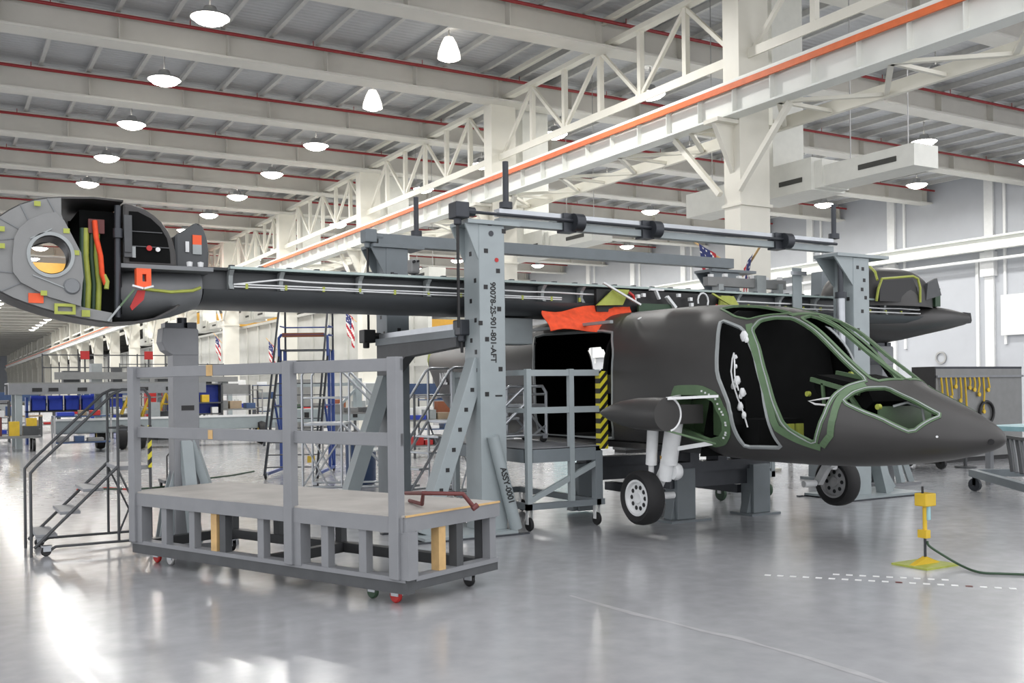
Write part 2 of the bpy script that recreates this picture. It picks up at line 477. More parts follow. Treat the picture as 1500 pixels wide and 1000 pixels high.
# bridge cranes far down the hall
t = thing('bridge_crane', 'yellow bridge crane spanning the main hall with orange end truck', 'crane', (5, 63, 8.2))
MB().box(-14, 62.6, 8.25, 13.7, 63.4, 9.3).build('girder', 'yellow_crane', t)
MB().box(12.2, 61.0, 8.7, 13.8, 65.0, 10.3).build('end_truck', 'orange_rail', t)
MB().box(13.9, 61.5, 8.16, 14.7, 64.5, 8.7).build('wheel_box', 'orange_rail', t)
t = thing('bridge_crane', 'yellow bridge crane spanning the right aisle behind the columns', 'crane', (28, 74, 6.7))
MB().box(16.3, 73.5, 6.6, 40.6, 74.3, 7.5).build('girder', 'yellow_crane', t)
MB().box(24, 73.3, 6.2, 25.4, 74.5, 6.6).build('hoist', 'yellow_crane', t)
MB().box(40.5, 72.5, 6.75, 41.45, 75.3, 7.4).build('end_truck', 'yellow_crane', t)

# flags on the columns
def flag(y, side, z, label, sz=1.0):
    t = thing('flag', label, 'flag', (CX, y, z), group='flags hung on the steel columns')
    x0 = CX - .42
    d = -1 if side == 'near' else 1
    MB().cyl((x0 - .03, y + d * .14, z - .25 * sz), (x0 - .25 * sz, y + d * .95 * sz, z + .3 * sz), .022, 8).build('staff', 'raw_wood', t)
    # cloth drooping from the staff in folds
    cl = MB(); nx, nz = 12, 26
    rows = []
    for i in range(nz + 1):
        row = []; v = i / nz
        for j in range(nx + 1):
            u = j / nx
            wd = (.40 - .12 * v) * sz
            yy = y + d * (.28 * sz + wd * u - .1 * v * sz); xx = x0 - (.10 + .13 * u) * sz + .035 * sz * math.sin(u * 9 + v * 3) * (.4 + v)
            zz = z + (-.1 + .26 * u) * sz - v * (1.12 - .3 * u) * sz
            row.append((xx, yy, zz))
        rows.append(row)
    cl.sheet(rows)
    for k, f in enumerate(cl.f):
        i, j = divmod(k, nx); u, v = (j + .5) / nx, (i + .5) / nz
        if v < .46 and u > .3 - v * .2: cl.mi[k] = 1 if (i % 4 == 1 and (j + i // 4) % 3 == 0) else 2
        else: cl.mi[k] = int((u * 2.6 + v * 6.5)) % 2
    cl.build('cloth', ['flag_red', 'flag_white', 'flag_blue'], t, smooth=60)
    return t
flag(15.91, 'far', 4.75, 'striped flag on the near side of the first big steel column, left of it')
flag(15.63, 'near', 4.35, 'striped flag on the first big steel column, right of it')
flag(37.11, 'far', 4.8, 'striped flag left of the steel column above the blue ladder', 1.1)
flag(47.71, 'far', 4.1, 'striped flag on the steel column seen just left of the blue ladder', 1.1)
flag(58.31, 'far', 4.9, 'striped flag seen right beside the grey nacelle stand', 1.1)
# ================================================================== THE AIRCRAFT (nose towards -Y, wing along X)
XC = 9.0
FST=[(5.96,.015,1.30,1.285,1.27,2,2),(6.0,.09,1.35,1.285,1.225,2,2),(6.09,.18,1.415,1.285,1.18,2,2),(6.27,.32,1.51,1.29,1.125,2.0,2.1),(6.6,.51,1.655,1.32,1.05,2.0,2.2),(7.05,.74,1.85,1.38,.985,1.9,2.4),(7.5,.95,2.14,1.46,.945,1.85,2.6),(8.1,1.12,2.545,1.55,.93,2.1,2.7),(8.65,1.19,2.73,1.62,.93,2.5,2.9),(9.2,1.225,2.825,1.66,.95,2.8,3.0),(10,1.24,2.875,1.7,.97,3.0,3.1),(12.6,1.24,2.9,1.75,.97,3.0,3.2),(14,1.16,2.87,1.9,.98,2.8,3),(15,1.05,2.85,1.95,1.0,2.6,3),(16,.9,2.82,2.0,1.12,2.4,3),(17,.7,2.77,2.15,1.4,2.2,2.8),(17.9,.46,2.72,2.35,1.95,2,2.3)]
def finterp(y):
    # monotone-ish cubic (Catmull) interpolation on stations
    n=len(FST)
    if y<=FST[0][0]: return FST[0][1:]
    if y>=FST[-1][0]: return FST[-1][1:]
    for i in range(n-1):
        if FST[i][0]<=y<=FST[i+1][0]: break
    a=FST[max(i-1,0)];b=FST[i];c=FST[i+1];d=FST[min(i+2,n-1)]
    h=c[0]-b[0];t=(y-b[0])/h;out=[]
    for k in range(1,7):
        s=(c[k]-b[k])/h
        s0=(b[k]-a[k])/(b[0]-a[0]) if b[0]>a[0] else s
        s1=(d[k]-c[k])/(d[0]-c[0]) if d[0]>c[0] else s
        def lim(p,q): return 0 if p*q<=0 else 2*p*q/(p+q)
        m0=lim(s0,s) if i>0 else s*1.0
        m1=lim(s,s1) if i<n-2 else s
        out.append((2*t**3-3*t*t+1)*b[k]+(t**3-2*t*t+t)*h*m0+(-2*t**3+3*t*t)*c[k]+(t**3-t*t)*h*m1)
    return out
def fpt(y,th):
    w,zt,zm,zb,nu,nd=finterp(y)
    c,s=math.cos(th),math.sin(th)
    n=nu if s>=0 else nd
    x=XC+w*math.copysign(abs(c)**(2/n),c)
    z=zm+((zt-zm) if s>=0 else (zm-zb))*math.copysign(abs(s)**(2/n),s)
    return (x,y,z)
AC = thing('tiltrotor_aircraft', 'unfinished dark tiltrotor aircraft with open cockpit and long wing held in the jig', 'aircraft', (XC, 10.0, 0))
def fnorm(y, th):
    e = .004
    a = Vector(fpt(y + e, th)) - Vector(fpt(y - e, th)); b = Vector(fpt(y, th + e)) - Vector(fpt(y, th - e))
    n = a.cross(b)
    if n.length < 1e-9: return Vector((0, -1, 0))
    n.normalize()
    if n.dot(Vector(fpt(y, th)) - Vector((XC, y, finterp(y)[2]))) < 0: n = -n
    return n
d2r = R
# openings as (y, angle in degrees) outlines on the port side
OP = {
 'crew': [(9.0, 128), (8.62, 132), (8.30, 148), (8.084, 165.5), (7.98, 186), (7.915, 212), (8.439, 215.5), (8.47, 198), (8.507, 181), (8.718, 167.5), (8.82, 149)],
 'side': [(8.515, 131), (8.55, 120), (8.47, 111.5), (8.33, 105.5), (7.96, 110), (7.68, 114.5), (7.22, 122.5), (7.31, 138), (7.36, 151), (7.385, 173), (7.51, 203), (7.80, 187.5), (8.04, 161), (8.30, 142)],
 'roof': [(9.29, 112), (9.26, 101), (8.94, 96.5), (8.47, 98.5), (8.48, 104.5), (8.585, 113), (8.675, 122), (8.88, 122)],
 'wind': [(8.28, 102.5), (8.34, 91.2), (7.695, 91.2), (7.238, 91.4), (7.08, 92), (7.17, 119), (7.64, 111.5), (7.95, 107)],
 'chin': [(7.27, 154), (7.23, 141), (7.17, 131), (7.04, 118), (6.731, 122), (6.42, 133), (6.60, 176), (6.892, 161.5)],
 'cabin': [(12.97, 137.5), (10.93, 139.5), (10.70, 160), (10.66, 180), (10.76, 205), (10.95, 222), (12.85, 224), (12.68, 205), (12.62, 180), (12.74, 158)],
}
def smooth_poly(P, it=1):
    for _ in range(it):
        Q = []
        for i in range(len(P)):
            a, b = P[i], P[(i + 1) % len(P)]
            Q += [(a[0] * .88 + b[0] * .12, a[1] * .88 + b[1] * .12), (a[0] * .12 + b[0] * .88, a[1] * .12 + b[1] * .88)]
        P = Q
    return P
OPS = {k: smooth_poly(v, 1) for k, v in OP.items()}
CHAN = [(9.42, 178), (8.95, 176.5), (8.72, 178), (8.60, 183), (8.565, 190), (8.60, 199), (8.72, 208), (8.92, 213), (9.2, 205.5), (9.42, 200)]
OPS['chan'] = smooth_poly(CHAN, 1)
FARWIN = [(14.45, 6), (14.12, 9), (14.05, 18), (14.05, 28), (14.12, 34), (14.42, 34), (14.5, 28), (14.5, 10)]
def inside(P, x, y):
    r = False; j = len(P) - 1
    for i in range(len(P)):
        if (P[i][1] > y) != (P[j][1] > y) and x < (P[j][0] - P[i][0]) * (y - P[i][1]) / (P[j][1] - P[i][1]) + P[i][0]: r = not r
        j = i
    return r
BOX = {k: (min(p[0] for p in v), max(p[0] for p in v), min(p[1] for p in v), max(p[1] for p in v)) for k, v in OPS.items()}
def is_open(y, th):
    t = th % 360
    for tt, port in ((t, True), ((180 - t) % 360, False)):
        for k, P in OPS.items():
            if k == 'chan' and not port: continue
            b = BOX[k]
            if b[0] <= y <= b[1] and b[2] <= tt <= b[3] and inside(P, y, tt): return True
    if 14 <= y <= 14.6 and inside(FARWIN, y, t): return True
    return False
def fuselage_skin():
    ys = [5.96, 5.975, 6.0, 6.04, 6.09, 6.15, 6.22, 6.3, 6.38]
    y = 6.4
    while y < 9.5: ys.append(y); y += .0155
    while y < 10.6: ys.append(y); y += .05
    while y < 12.8: ys.append(y); y += .025
    while y < 13.95: ys.append(y); y += .1
    while y < 14.6: ys.append(y); y += .04
    while y < 17.9: ys.append(y); y += .2
    ys.append(17.9)
    NT = 300
    tab = [(math.cos(2 * PI * k / NT), math.sin(2 * PI * k / NT)) for k in range(NT)]
    vs = []; fs = []
    for y in ys:
        w_, zt, zm, zb, nu, nd = finterp(y)
        for c_, s_ in tab:
            n = nu if s_ >= 0 else nd
            vs.append(Vector((XC + w_ * math.copysign(abs(c_) ** (2 / n), c_), y, zm + ((zt - zm) if s_ >= 0 else (zm - zb)) * math.copysign(abs(s_) ** (2 / n), s_))))
    for i in range(len(ys) - 1):
        ym = (ys[i] + ys[i + 1]) / 2
        for k in range(NT):
            if is_open(ym, (k + .5) * 360 / NT): continue
            k2 = (k + 1) % NT
            fs.append((i * NT + k, i * NT + k2, (i + 1) * NT + k2, (i + 1) * NT + k))
    fs.append(tuple(range(NT)))
    m = MB(); m._add(vs, fs)
    return m
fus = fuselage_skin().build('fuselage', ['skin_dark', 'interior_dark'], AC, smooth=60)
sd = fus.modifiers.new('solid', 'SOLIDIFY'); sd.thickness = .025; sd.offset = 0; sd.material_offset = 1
MB().lathe([(.02, 0), (.31, 0), (.31, .42), (.26, .46), (.001, .47)], (XC, 17.88, 2.42), 'y', 20).build('tail_cap', 'primer_yellow', AC, smooth=40)

def strip(P, wid, thick, out=.0, closed=True, mirror=False):
    """flat moulding that follows an outline on the fuselage skin"""
    m = MB(); n = len(P); rings = []
    pts = []
    for y, t in P:
        tt = d2r(180 - t if mirror else t)
        pts.append((Vector(fpt(y, tt)), fnorm(y, tt)))
    for i in range(n):
        p, nr = pts[i]
        a = pts[i - 1][0] if (closed or i > 0) else p
        b = pts[(i + 1) % n][0] if (closed or i < n - 1) else p
        tg = (b - a).normalized(); sd_ = tg.cross(nr).normalized()
        rings.append([p + sd_ * wid / 2 + nr * (out + thick), p - sd_ * wid / 2 + nr * (out + thick), p - sd_ * wid / 2 + nr * (out - thick), p + sd_ * wid / 2 + nr * (out - thick)])
    vs = [q for r in rings for q in r]; fs = []
    for i in range(n if closed else n - 1):
        j = (i + 1) % n
        for k in range(4): fs.append((i * 4 + k, i * 4 + (k + 1) % 4, j * 4 + (k + 1) % 4, j * 4 + k))
    m._add(vs, fs)
    return m
def dense(P, closed=True, step=.04):
    Q = []
    n = len(P)
    for i in range(n if closed else n - 1):
        a, b = P[i], P[(i + 1) % n]
        L_ = (Vector(fpt(a[0], d2r(a[1]))) - Vector(fpt(b[0], d2r(b[1])))).length
        k = max(1, int(L_ / step))
        for j in range(k): Q.append((a[0] + (b[0] - a[0]) * j / k, a[1] + (b[1] - a[1]) * j / k))
    if not closed: Q.append(P[-1])
    return Q
for k, nm, wd, mt in (('side', 'window_frame', .05, 'primer_green'), ('chin', 'window_frame', .045, 'primer_green'), ('roof', 'window_frame', .03, 'primer_green'), ('wind', 'window_frame', .036, 'primer_green'), ('crew', 'door_frame', .034, 'rib_grey'), ('cabin', 'door_frame', .03, 'rib_grey')):
    P = dense(OPS[k])
    fr = strip(P, wd, .014, .006).build(nm, mt, AC)
    if k in ('side', 'chin'):
        strip(P, .012, .008, .02).build('seal_line', 'rib_grey', fr)
    strip(P, wd, .014, .006, mirror=True).build(nm, mt, AC)
# wide green sill between the crew door and the side window
strip(dense([(8.60, 127), (8.40, 140), (8.20, 152), (8.02, 168), (7.89, 189), (7.68, 199), (7.47, 207)], False), .08, .012, .012, False).build('sill_frame', 'primer_green', AC)
strip(dense([(7.45, 205), (7.33, 190), (7.30, 172), (7.30, 153), (7.28, 140), (7.2, 128)], False), .07, .012, .012, False).build('sill_frame', 'primer_green', AC)
strip(dense([(8.40, 104), (8.40, 99), (8.41, 90), (8.41, 81), (8.40, 76)], False), .07, .012, .012, False).build('header_frame', 'primer_green', AC)
# cockpit innards
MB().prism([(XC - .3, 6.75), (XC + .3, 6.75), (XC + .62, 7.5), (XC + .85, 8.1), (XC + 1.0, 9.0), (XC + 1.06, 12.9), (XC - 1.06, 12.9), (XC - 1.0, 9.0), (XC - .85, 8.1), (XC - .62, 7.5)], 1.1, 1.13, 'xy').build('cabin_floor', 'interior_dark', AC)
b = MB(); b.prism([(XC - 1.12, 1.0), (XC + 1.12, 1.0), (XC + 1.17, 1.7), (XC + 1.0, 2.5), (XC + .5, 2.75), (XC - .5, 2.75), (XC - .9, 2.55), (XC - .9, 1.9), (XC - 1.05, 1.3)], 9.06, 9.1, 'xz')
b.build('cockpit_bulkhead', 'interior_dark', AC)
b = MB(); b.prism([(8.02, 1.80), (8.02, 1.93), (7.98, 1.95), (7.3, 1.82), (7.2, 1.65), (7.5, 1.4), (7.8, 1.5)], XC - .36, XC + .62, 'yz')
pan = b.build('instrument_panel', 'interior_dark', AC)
b = MB()
b.beam((XC - .40, 8.03, 1.90), (XC - .40, 7.35, 1.74), .03, .05).beam((XC - .02, 8.0, 1.97), (XC - .02, 7.45, 1.87), .03, .05)
b.beam((XC - .40, 7.86, 1.85), (XC - .40, 7.84, 1.6), .03, .03).beam((XC - .40, 7.5, 1.74), (XC - .40, 7.3, 1.5), .04, .04)
b.each('panel_rail', 'primer_green', pan)
for p in ((XC - .48, 8.0, 1.735), (XC + .3, 8.07, 1.955), (XC - .5, 7.02, 1.60)):
    MB().lathe([(.001, -.02), (.03, -.02), (.03, .02), (.012, .02), (.012, .0), (.001, 0)], p, 'x', 14).build('yellow_cap', 'primer_yellow', pan, smooth=40)
MB().tube([(XC - .42, 7.62, 1.70), (XC - .46, 7.8, 1.68), (XC - .5, 7.97, 1.655), (XC - .48, 7.9, 1.62), (XC - .46, 7.78, 1.61), (XC - .45, 7.7, 1.58)], .012, 6).build('cable', 'white_paint', pan)
for xx in (XC - .64, XC - .5): MB().box(xx - .05, 8.1, 1.22, xx + .05, 8.13, 1.40).build('rudder_pedal', 'primer_yellow', AC)
b = MB().tube([(8.05, 8.68, 2.22), (8.04, 8.70, 2.15), (8.0, 8.68, 2.0), (7.98, 8.63, 1.86), (8.0, 8.58, 1.7), (8.02, 8.52, 1.55), (8.03, 8.45, 1.36)], .010, 6)
b.tube([(8.03, 8.66, 2.2), (8.0, 8.62, 2.1), (7.99, 8.61, 1.95), (8.0, 8.56, 1.78)], .009, 6)
har = b.build('wire_harness', 'hub_white', AC, smooth=60)
rh = random.Random(2)
for z, y, s in ((2.40, 8.48, .06), (2.36, 8.44, .035), (2.17, 8.62, .025), (2.06, 8.62, .025), (1.9, 8.60, .05), (1.84, 8.66, .045), (1.76, 8.52, .05), (1.72, 8.55, .035), (1.6, 8.56, .05), (1.5, 8.50, .04)):
    c = Vector((8.02, y, z)); q = MB()
    q.loft([[c + Vector((rh.uniform(.6, 1) * r_ * s * math.cos(a), rh.uniform(.6, 1.1) * r_ * s * math.sin(a), h_ * s)) for a in [k * PI / 4 for k in range(8)]] for h_, r_ in ((-1, .5), (-.4, .9), (.3, .8), (1, .4))])
    q.build('white_fitting', 'hub_white', har, smooth=50)
MB().box(8.05, 8.3, 1.15, 8.75, 8.8, 1.45).build('seat_base', 'interior_dark', AC)
MB().prism([(XC - .28, 6.72), (XC + .28, 6.72), (XC + .45, 7.1), (XC - .45, 7.1)], 1.14, 1.2, 'xy').box(XC - .42, 7.08, 1.2, XC + .42, 7.1, 1.6).each('nose_shelf', 'primer_green', AC)
MB().tube([(XC - .3, 7.0, 1.6), (XC - .2, 6.9, 1.64), (XC - .1, 6.8, 1.58), (XC - .1, 6.75, 1.3)], .015, 6).build('cable', 'rib_grey', AC)
# inner half-ring frames that show through the open side door
for y in (10.9, 13.3):
    b = MB(); outr = []; inr = []
    for k in range(40):
        a = 2 * PI * k / 40; p = Vector(fpt(y, a)); c_ = Vector((XC, y, 1.8)); q = c_ + (p - c_) * .985; q2 = c_ + (p - c_) * .94
        outr.append((q.x, q.z)); inr.append((q2.x, q2.z))
    b.prism(outr, y, y + .04, 'xz', [inr]); b.build('cabin_frame', 'interior_dark', AC)
MB().box(7.75, 10.7, 2.68, 7.80, 12.8, 2.72).build('door_rail', 'rib_grey', AC)

# landing gear pod, gear well and wheels
POD = Vector((7.2, 0, 1.5))
pr = [(.004, 10.18), (.05, 10.08), (.1, 9.92), (.15, 9.7), (.185, 9.4), (.195, 9.1), (.19, 8.86)]
pod = MB().lathe([(r, y) for r, y in pr], (7.2, 0, 1.52), 'y', 28).build('gear_pod', 'skin_dark', AC, smooth=60)
MB().tube([(7.2 + .193 * math.cos(a), 8.86, 1.52 + .193 * math.sin(a)) for a in [-1.35 + .15 * k for k in range(19)]], .012, 8).build('pod_rim', 'hub_white', pod, smooth=60)
MB().box(7.2, 9.0, 1.4, 7.85, 9.45, 1.62).build('pod_pylon', 'skin_dark', pod)
# gear well lining
P = dense(OPS['chan'], step=.05)
well = strip(P, .12, .016, .012).build('gear_well_rim', 'primer_green', AC)
b = MB()
for i in range(0, len(P), 1):
    y, t = P[i]
    if y < 9.0 and t < 206: b.cbox(Vector(fpt(y, d2r(t))) + fnorm(y, d2r(t)) * .03, (.012, .022, .022))
b.build('fastener_row', 'hub_white', well)
m = MB(); rows = []
for y, t in P + [P[0]]:
    p = Vector(fpt(y, d2r(t))); rows.append([p, p + Vector((.26, 0, 0))])
m.sheet(rows); m.build('gear_well_wall', 'primer_green', well)
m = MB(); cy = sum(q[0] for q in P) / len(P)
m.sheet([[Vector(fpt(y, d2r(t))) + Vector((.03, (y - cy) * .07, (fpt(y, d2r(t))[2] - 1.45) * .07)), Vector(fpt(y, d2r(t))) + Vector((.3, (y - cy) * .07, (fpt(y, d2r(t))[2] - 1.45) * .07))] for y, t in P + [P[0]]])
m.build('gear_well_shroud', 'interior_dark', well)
MB().prism([(8.6, 1.2), (9.45, 1.3), (9.45, 1.66), (8.95, 1.74), (8.6, 1.6)], 8.06, 8.07, 'yz').build('gear_well_back', 'primer_green', well)
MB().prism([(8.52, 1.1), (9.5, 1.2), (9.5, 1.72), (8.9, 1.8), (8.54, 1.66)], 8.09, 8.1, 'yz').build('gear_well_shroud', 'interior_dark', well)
MB().beam((7.2, 8.86, 1.70), (7.74, 8.62, 1.72), .04, .03).beam((7.2, 8.86, 1.70), (7.75, 9.3, 1.72), .03, .03).build('well_brace', 'hub_white', well)
MB().beam((7.2, 8.9, 1.34), (7.8, 8.75, 1.17), .06, .02).build('well_brace', 'primer_green', well)

def wheel(name, c, r, wd, hubr, hubmat, parent, side=-1, holes=10):
    w_ = MB().lathe([(hubr, -wd * .36), (r * .86, -wd * .5), (r * .97, -wd * .36), (r, -wd * .12), (r, wd * .12), (r * .97, wd * .36), (r * .86, wd * .5), (hubr, wd * .36)], c, 'x', 36, cap=False).build(name, 'rubber', parent, smooth=50)
    b = MB(); n = 40
    b.lathe([(.001, side * wd * .30), (hubr * .3, side * wd * .33), (hubr * .34, side * wd * .26), (hubr * .84, side * wd * .24), (hubr * .9, side * wd * .4), (hubr * 1.02, side * wd * .4), (hubr * 1.02, -side * wd * .3), (.001, -side * wd * .3)], c, 'x', 36)
    b.build('hub', hubmat, w_, smooth=35)
    h = MB()
    for k in range(holes):
        a = 2 * PI * k / holes; cy, cz = c[1] + hubr * .6 * math.cos(a), c[2] + hubr * .6 * math.sin(a)
        h.cyl((c[0] + side * wd * .2, cy, cz), (c[0] + side * wd * .262, cy, cz), hubr * .13, 8)
    h.each('hub_hole', 'black', w_)
    return w_
wheel('main_wheel', (7.40, 9.6, .50), .33, .24, .215, 'hub_white', AC)
wheel('main_wheel', (10.6, 9.45, .52), .33, .24, .215, 'lamp_metal', AC, -1, holes=8)
for s in (-1, 1):
    x = XC + s * 1.42
    b = MB().cyl((x, 9.2, 1.42), (x - s * .02, 9.34, .92), .105, 14).cyl((x, 9.32, 1.02), (x, 9.4, .72), .085, 14).beam((x, 9.3, .98), (x, 9.62, .5), .09, .1).cyl((x - s * .08, 9.6, .5), (x - s * .3, 9.6, .5), .045, 10)
    b.cyl((x + s * .12, 9.45, 1.38), (x + s * .1, 9.52, .9), .07, 12).cyl((x + s * .1, 9.52, .9), (x + s * .06, 9.58, .62), .035, 12)
    b.beam((x - s * .04, 9.2, 1.1), (x - s * .5, 8.8, 1.2), .05, .05)
    st = b.build('main_strut', 'hub_white', AC, smooth=40)
    MB().lathe([(.08, -.02), (.085, .03), (.05, .03)], (x, 9.35, .98), 'z', 14).build('brass_collar', 'yellow_crane', st, smooth=40)
    MB().lathe([(.001, -.05), (.095, -.05), (.11, 0), (.095, .05), (.04, .05), (.04, .02), (.001, .02)], (x - s * .1, 9.32, .82), 'x', 16).build('torque_joint', 'hub_white', st, smooth=40)
# small details on the skin
def dome(y, t, r, mt, nm):
    p = Vector(fpt(y, d2r(t))); n = fnorm(y, d2r(t))
    return MB().cyl(p - n * .01, p + n * .02, r, 10).build(nm, mt, AC)
dome(10.55, 126, .03, 'hub_white', 'roof_fitting'); dome(6.4, 178, .012, 'hub_white', 'skin_plug'); dome(6.02, 195, .03, 'black', 'nose_port')
MB().box(7.758, 10.4, 1.75, 7.765, 10.95, 2.0).build('side_panel', 'black', AC)

# ---- wing
WX0, WX1 = 2.7, 15.35
prof = [(11.66, 3.25), (11.70, 3.285), (12.2, 3.31), (12.9, 3.28), (13.5, 3.2), (13.7, 3.12), (13.4, 2.98), (12.8, 2.87), (12.2, 2.83), (11.85, 2.85), (11.7, 2.9), (11.62, 2.97), (11.60, 3.02), (11.74, 3.03), (11.76, 3.24)]
wing = MB().prism(prof, WX0, WX1, 'yz').build('wing', 'skin_wing', AC, smooth=30)
MB().box(WX0 + .3, 11.58, 3.262, WX1 - 1.4, 11.86, 3.292).build('leading_flange', 'teal_flange', wing)
xs = [3.02, 3.62, 4.62, 5.55, 6.5, 7.3, 7.95, 10.9, 11.8, 12.6, 13.6, 14.3]
for x in xs:
    MB().prism([(11.57, 3.25), (11.74, 3.25), (11.74, 3.03), (11.60, 3.03), (11.66, 3.1), (11.64, 3.19)], x - .025, x + .025, 'yz').build('nose_rib', 'rib_grey', wing)
import itertools
def wob(x0, x1, z, y, amp, st=.45):
    pts = []; x = x0
    while x < x1: pts.append((x, y + random.uniform(-.004, .004), z + random.uniform(-amp, amp))); x += st
    return pts + [(x1, y, z)]
MB().tube([(3.05, 11.64, 3.085), (3.35, 11.64, 3.13), (3.6, 11.64, 3.165)] + wob(3.9, 8.2, 3.155, 11.64, .006), .011, 6).build('hydraulic_line', 'hub_white', wing)
for dz in (3.062, 3.088):
    MB().tube(wob(3.05, 4.45, dz, 11.63, .003) + wob(4.75, 7.6, dz, 11.63, .004), .009, 6).build('hydraulic_line', 'hub_white', wing)
MB().tube(wob(10.6, 15.2, 3.14, 11.64, .008), .012, 6).build('hydraulic_line', 'hub_white', wing)
MB().tube(wob(10.6, 15.2, 3.07, 11.63, .006), .012, 6).build('hydraulic_line', 'hub_white', wing)
b = MB()
x = 3.2
while x < 7.9: b.cbox((x, 11.635, 3.07), (.03, .03, .06)); x += .47
x = 10.7
while x < 15: b.cbox((x, 11.635, 3.08), (.03, .03, .05)); x += .4
b.each('line_clamp', 'primer_yellow', wing)
b = MB(); x = 3.05
while x < 15:
    b.cbox((x, 11.72, 3.305), (.06, .06, .03)); x += .345
b.each('flange_clip', 'steel_dark', wing)
# open equipment bay over the fuselage
b = MB().box(8.1, 11.5, 2.9, 10.6, 11.56, 3.22)
bay = b.build('bay_box', 'black', wing)
MB().prism([(8.05, 2.98), (8.5, 3.0), (8.62, 3.22), (8.35, 3.22)], 11.42, 11.46, 'xz').build('bracket_web', 'primer_yellow', wing)
MB().prism([(10.3, 3.0), (10.75, 3.0), (10.6, 3.2), (10.35, 3.2)], 11.42, 11.46, 'xz').build('bracket_web', 'primer_yellow', wing)
MB().beam((8.15, 11.4, 3.3), (8.72, 11.3, 3.0), .04, .025).build('cable_guard', 'hub_white', wing)
MB().beam((10.15, 11.4, 3.22), (10.6, 11.3, 2.98), .04, .025).build('cable_guard', 'primer_yellow', wing)
MB().prism([(8.75, 2.86), (9.35, 2.86), (9.35, 3.03), (8.75, 3.03)], 11.38, 11.42, 'xz').build('bay_panel', 'green_dark', wing)
MB().beam((9.05, 11.38, 3.24), (9.12, 11.38, 3.1), .05, .03).box(8.95, 11.36, 3.22, 9.2, 11.4, 3.25).beam((9.25, 11.37, 3.14), (9.4, 11.36, 2.98), .07, .04).build('fitting', 'hub_white', wing)
MB().tube([(9.95 + .1 * math.cos(a), 11.38, 3.1 + .12 * math.sin(a)) for a in [k * .5 for k in range(-1, 8)]], .014, 6).build('coiled_hose', 'hub_white', wing)
b = MB()
for x, z in ((8.75, 3.13), (8.85, 3.15), (9.5, 3.17), (9.72, 3.12), (9.74, 3.04), (8.68, 3.08)): b.cbox((x, 11.4, z), (.05, .05, .05))
b.each('connector', 'hub_white', wing)
for x, z in ((8.58, 3.18), (10.2, 3.05)):
    MB().tube([(x, 11.38, z), (x + .06, 11.36, z - .05), (x + .1, 11.38, z - .13)], .02, 6).build('red_hose', 'red_paint', wing)
# orange cloth over the roof behind the cabin
rows = []
for i in range(13):
    u = i / 12; x = 7.2 + 1.5 * u; row = []
    for j in range(9):
        v = j / 8
        z = 2.60 + .28 * v + .09 * u * v + .05 * u + .03 * math.sin(u * 9 + v * 3); y = 11.3 + .25 * v + .05 * math.sin(u * 7 + v * 5)
        row.append((x + .04 * math.sin(v * 6), y, z))
    rows.append(row)
MB().sheet(rows).build('roof_cover', 'orange_cloth', AC, smooth=60, solid=.01)
MB().prism([(6.95, 2.62), (7.5, 2.62), (7.55, 2.84), (7.15, 2.84)], 12.6, 12.64, 'xz').build('roof_fairing', 'green_dark', AC)

# ---- port nacelle (open, left in the photo)
def ell(cx, cz, rx, rz, n=36): return [(cx + rx * math.cos(2 * PI * k / n), cz + rz * math.sin(2 * PI * k / n)) for k in range(n)]
outer = [(1.18, 3.87), (1.05, 3.85), (.93, 3.82), (.8, 3.765), (.7, 3.70), (.6, 3.62), (.51, 3.5), (.455, 3.37), (.435, 3.23), (.455, 3.09), (.52, 2.96), (.61, 2.88), (.72, 2.82), (.85, 2.77), (1.0, 2.72), (1.24, 2.655), (1.5, 2.61), (1.66, 2.59), (1.66, 2.69), (1.36, 2.745), (1.36, 3.0), (1.38, 3.05), (1.36, 3.3), (1.2, 3.63), (1.18, 3.7)]
hole = ell(1.07, 3.265, .185, .195)
nac = MB().prism(outer, 11.24, 11.30, 'xz', [hole]).build('nacelle_bulkhead', 'nacelle_grey', AC, bevel=.006)
b = MB()
inner = [(1.12, 3.71), (1.0, 3.68), (.87, 3.61), (.78, 3.52), (.735, 3.42), (.715, 3.21), (.72, 3.07), (.79, 2.97), (.92, 2.9), (1.05, 2.83), (1.35, 2.745), (1.37, 2.99), (1.38, 3.05), (1.36, 3.3), (1.2, 3.63)]
b.prism(inner, 11.19, 11.24, 'xz', [ell(1.07, 3.265, .19, .2)])
b.build('bulkhead_plate', 'nacelle_grey', nac, bevel=.006)
b = MB()
for k in range(36):
    pass
b.prism(ell(1.07, 3.265, .225, .235), 11.175, 11.19, 'xz', [ell(1.07, 3.265, .19, .2)])
b.build('bore_ring', 'rib_grey', nac)
MB().lathe([(.19, 11.2), (.19, 11.65)], (1.07, 0, 3.265), 'y', 36, cap=False).build('bore_tube', 'steel_dark', nac, smooth=60)
MB().lathe([(.001, 11.16), (.07, 11.16), (.085, 11.19)], (1.265, 0, 2.95), 'y', 24).build('round_boss', 'nacelle_mid', nac, smooth=40)
b = MB()
for i in range(0, 16):
    p = outer[i + 1]; q = min(inner, key=lambda t: (t[0] - p[0]) ** 2 + (t[1] - p[1]) ** 2)
    if i % 2 == 0: b.beam((p[0], 11.235, p[1]), (q[0], 11.235, q[1]), .012, .012)
b.build('frame_rib', 'nacelle_mid', nac)
MB().beam((.88, 11.185, 3.42), (1.08, 11.185, 3.53), .02, .01).beam((.9, 11.185, 3.05), (1.2, 11.185, 2.93), .02, .01).each('scribe_bar', 'rib_grey', nac)
MB().box(.86, 11.225, 2.77, 1.0, 11.24, 2.87).build('orange_tag', 'orange_tag', nac)
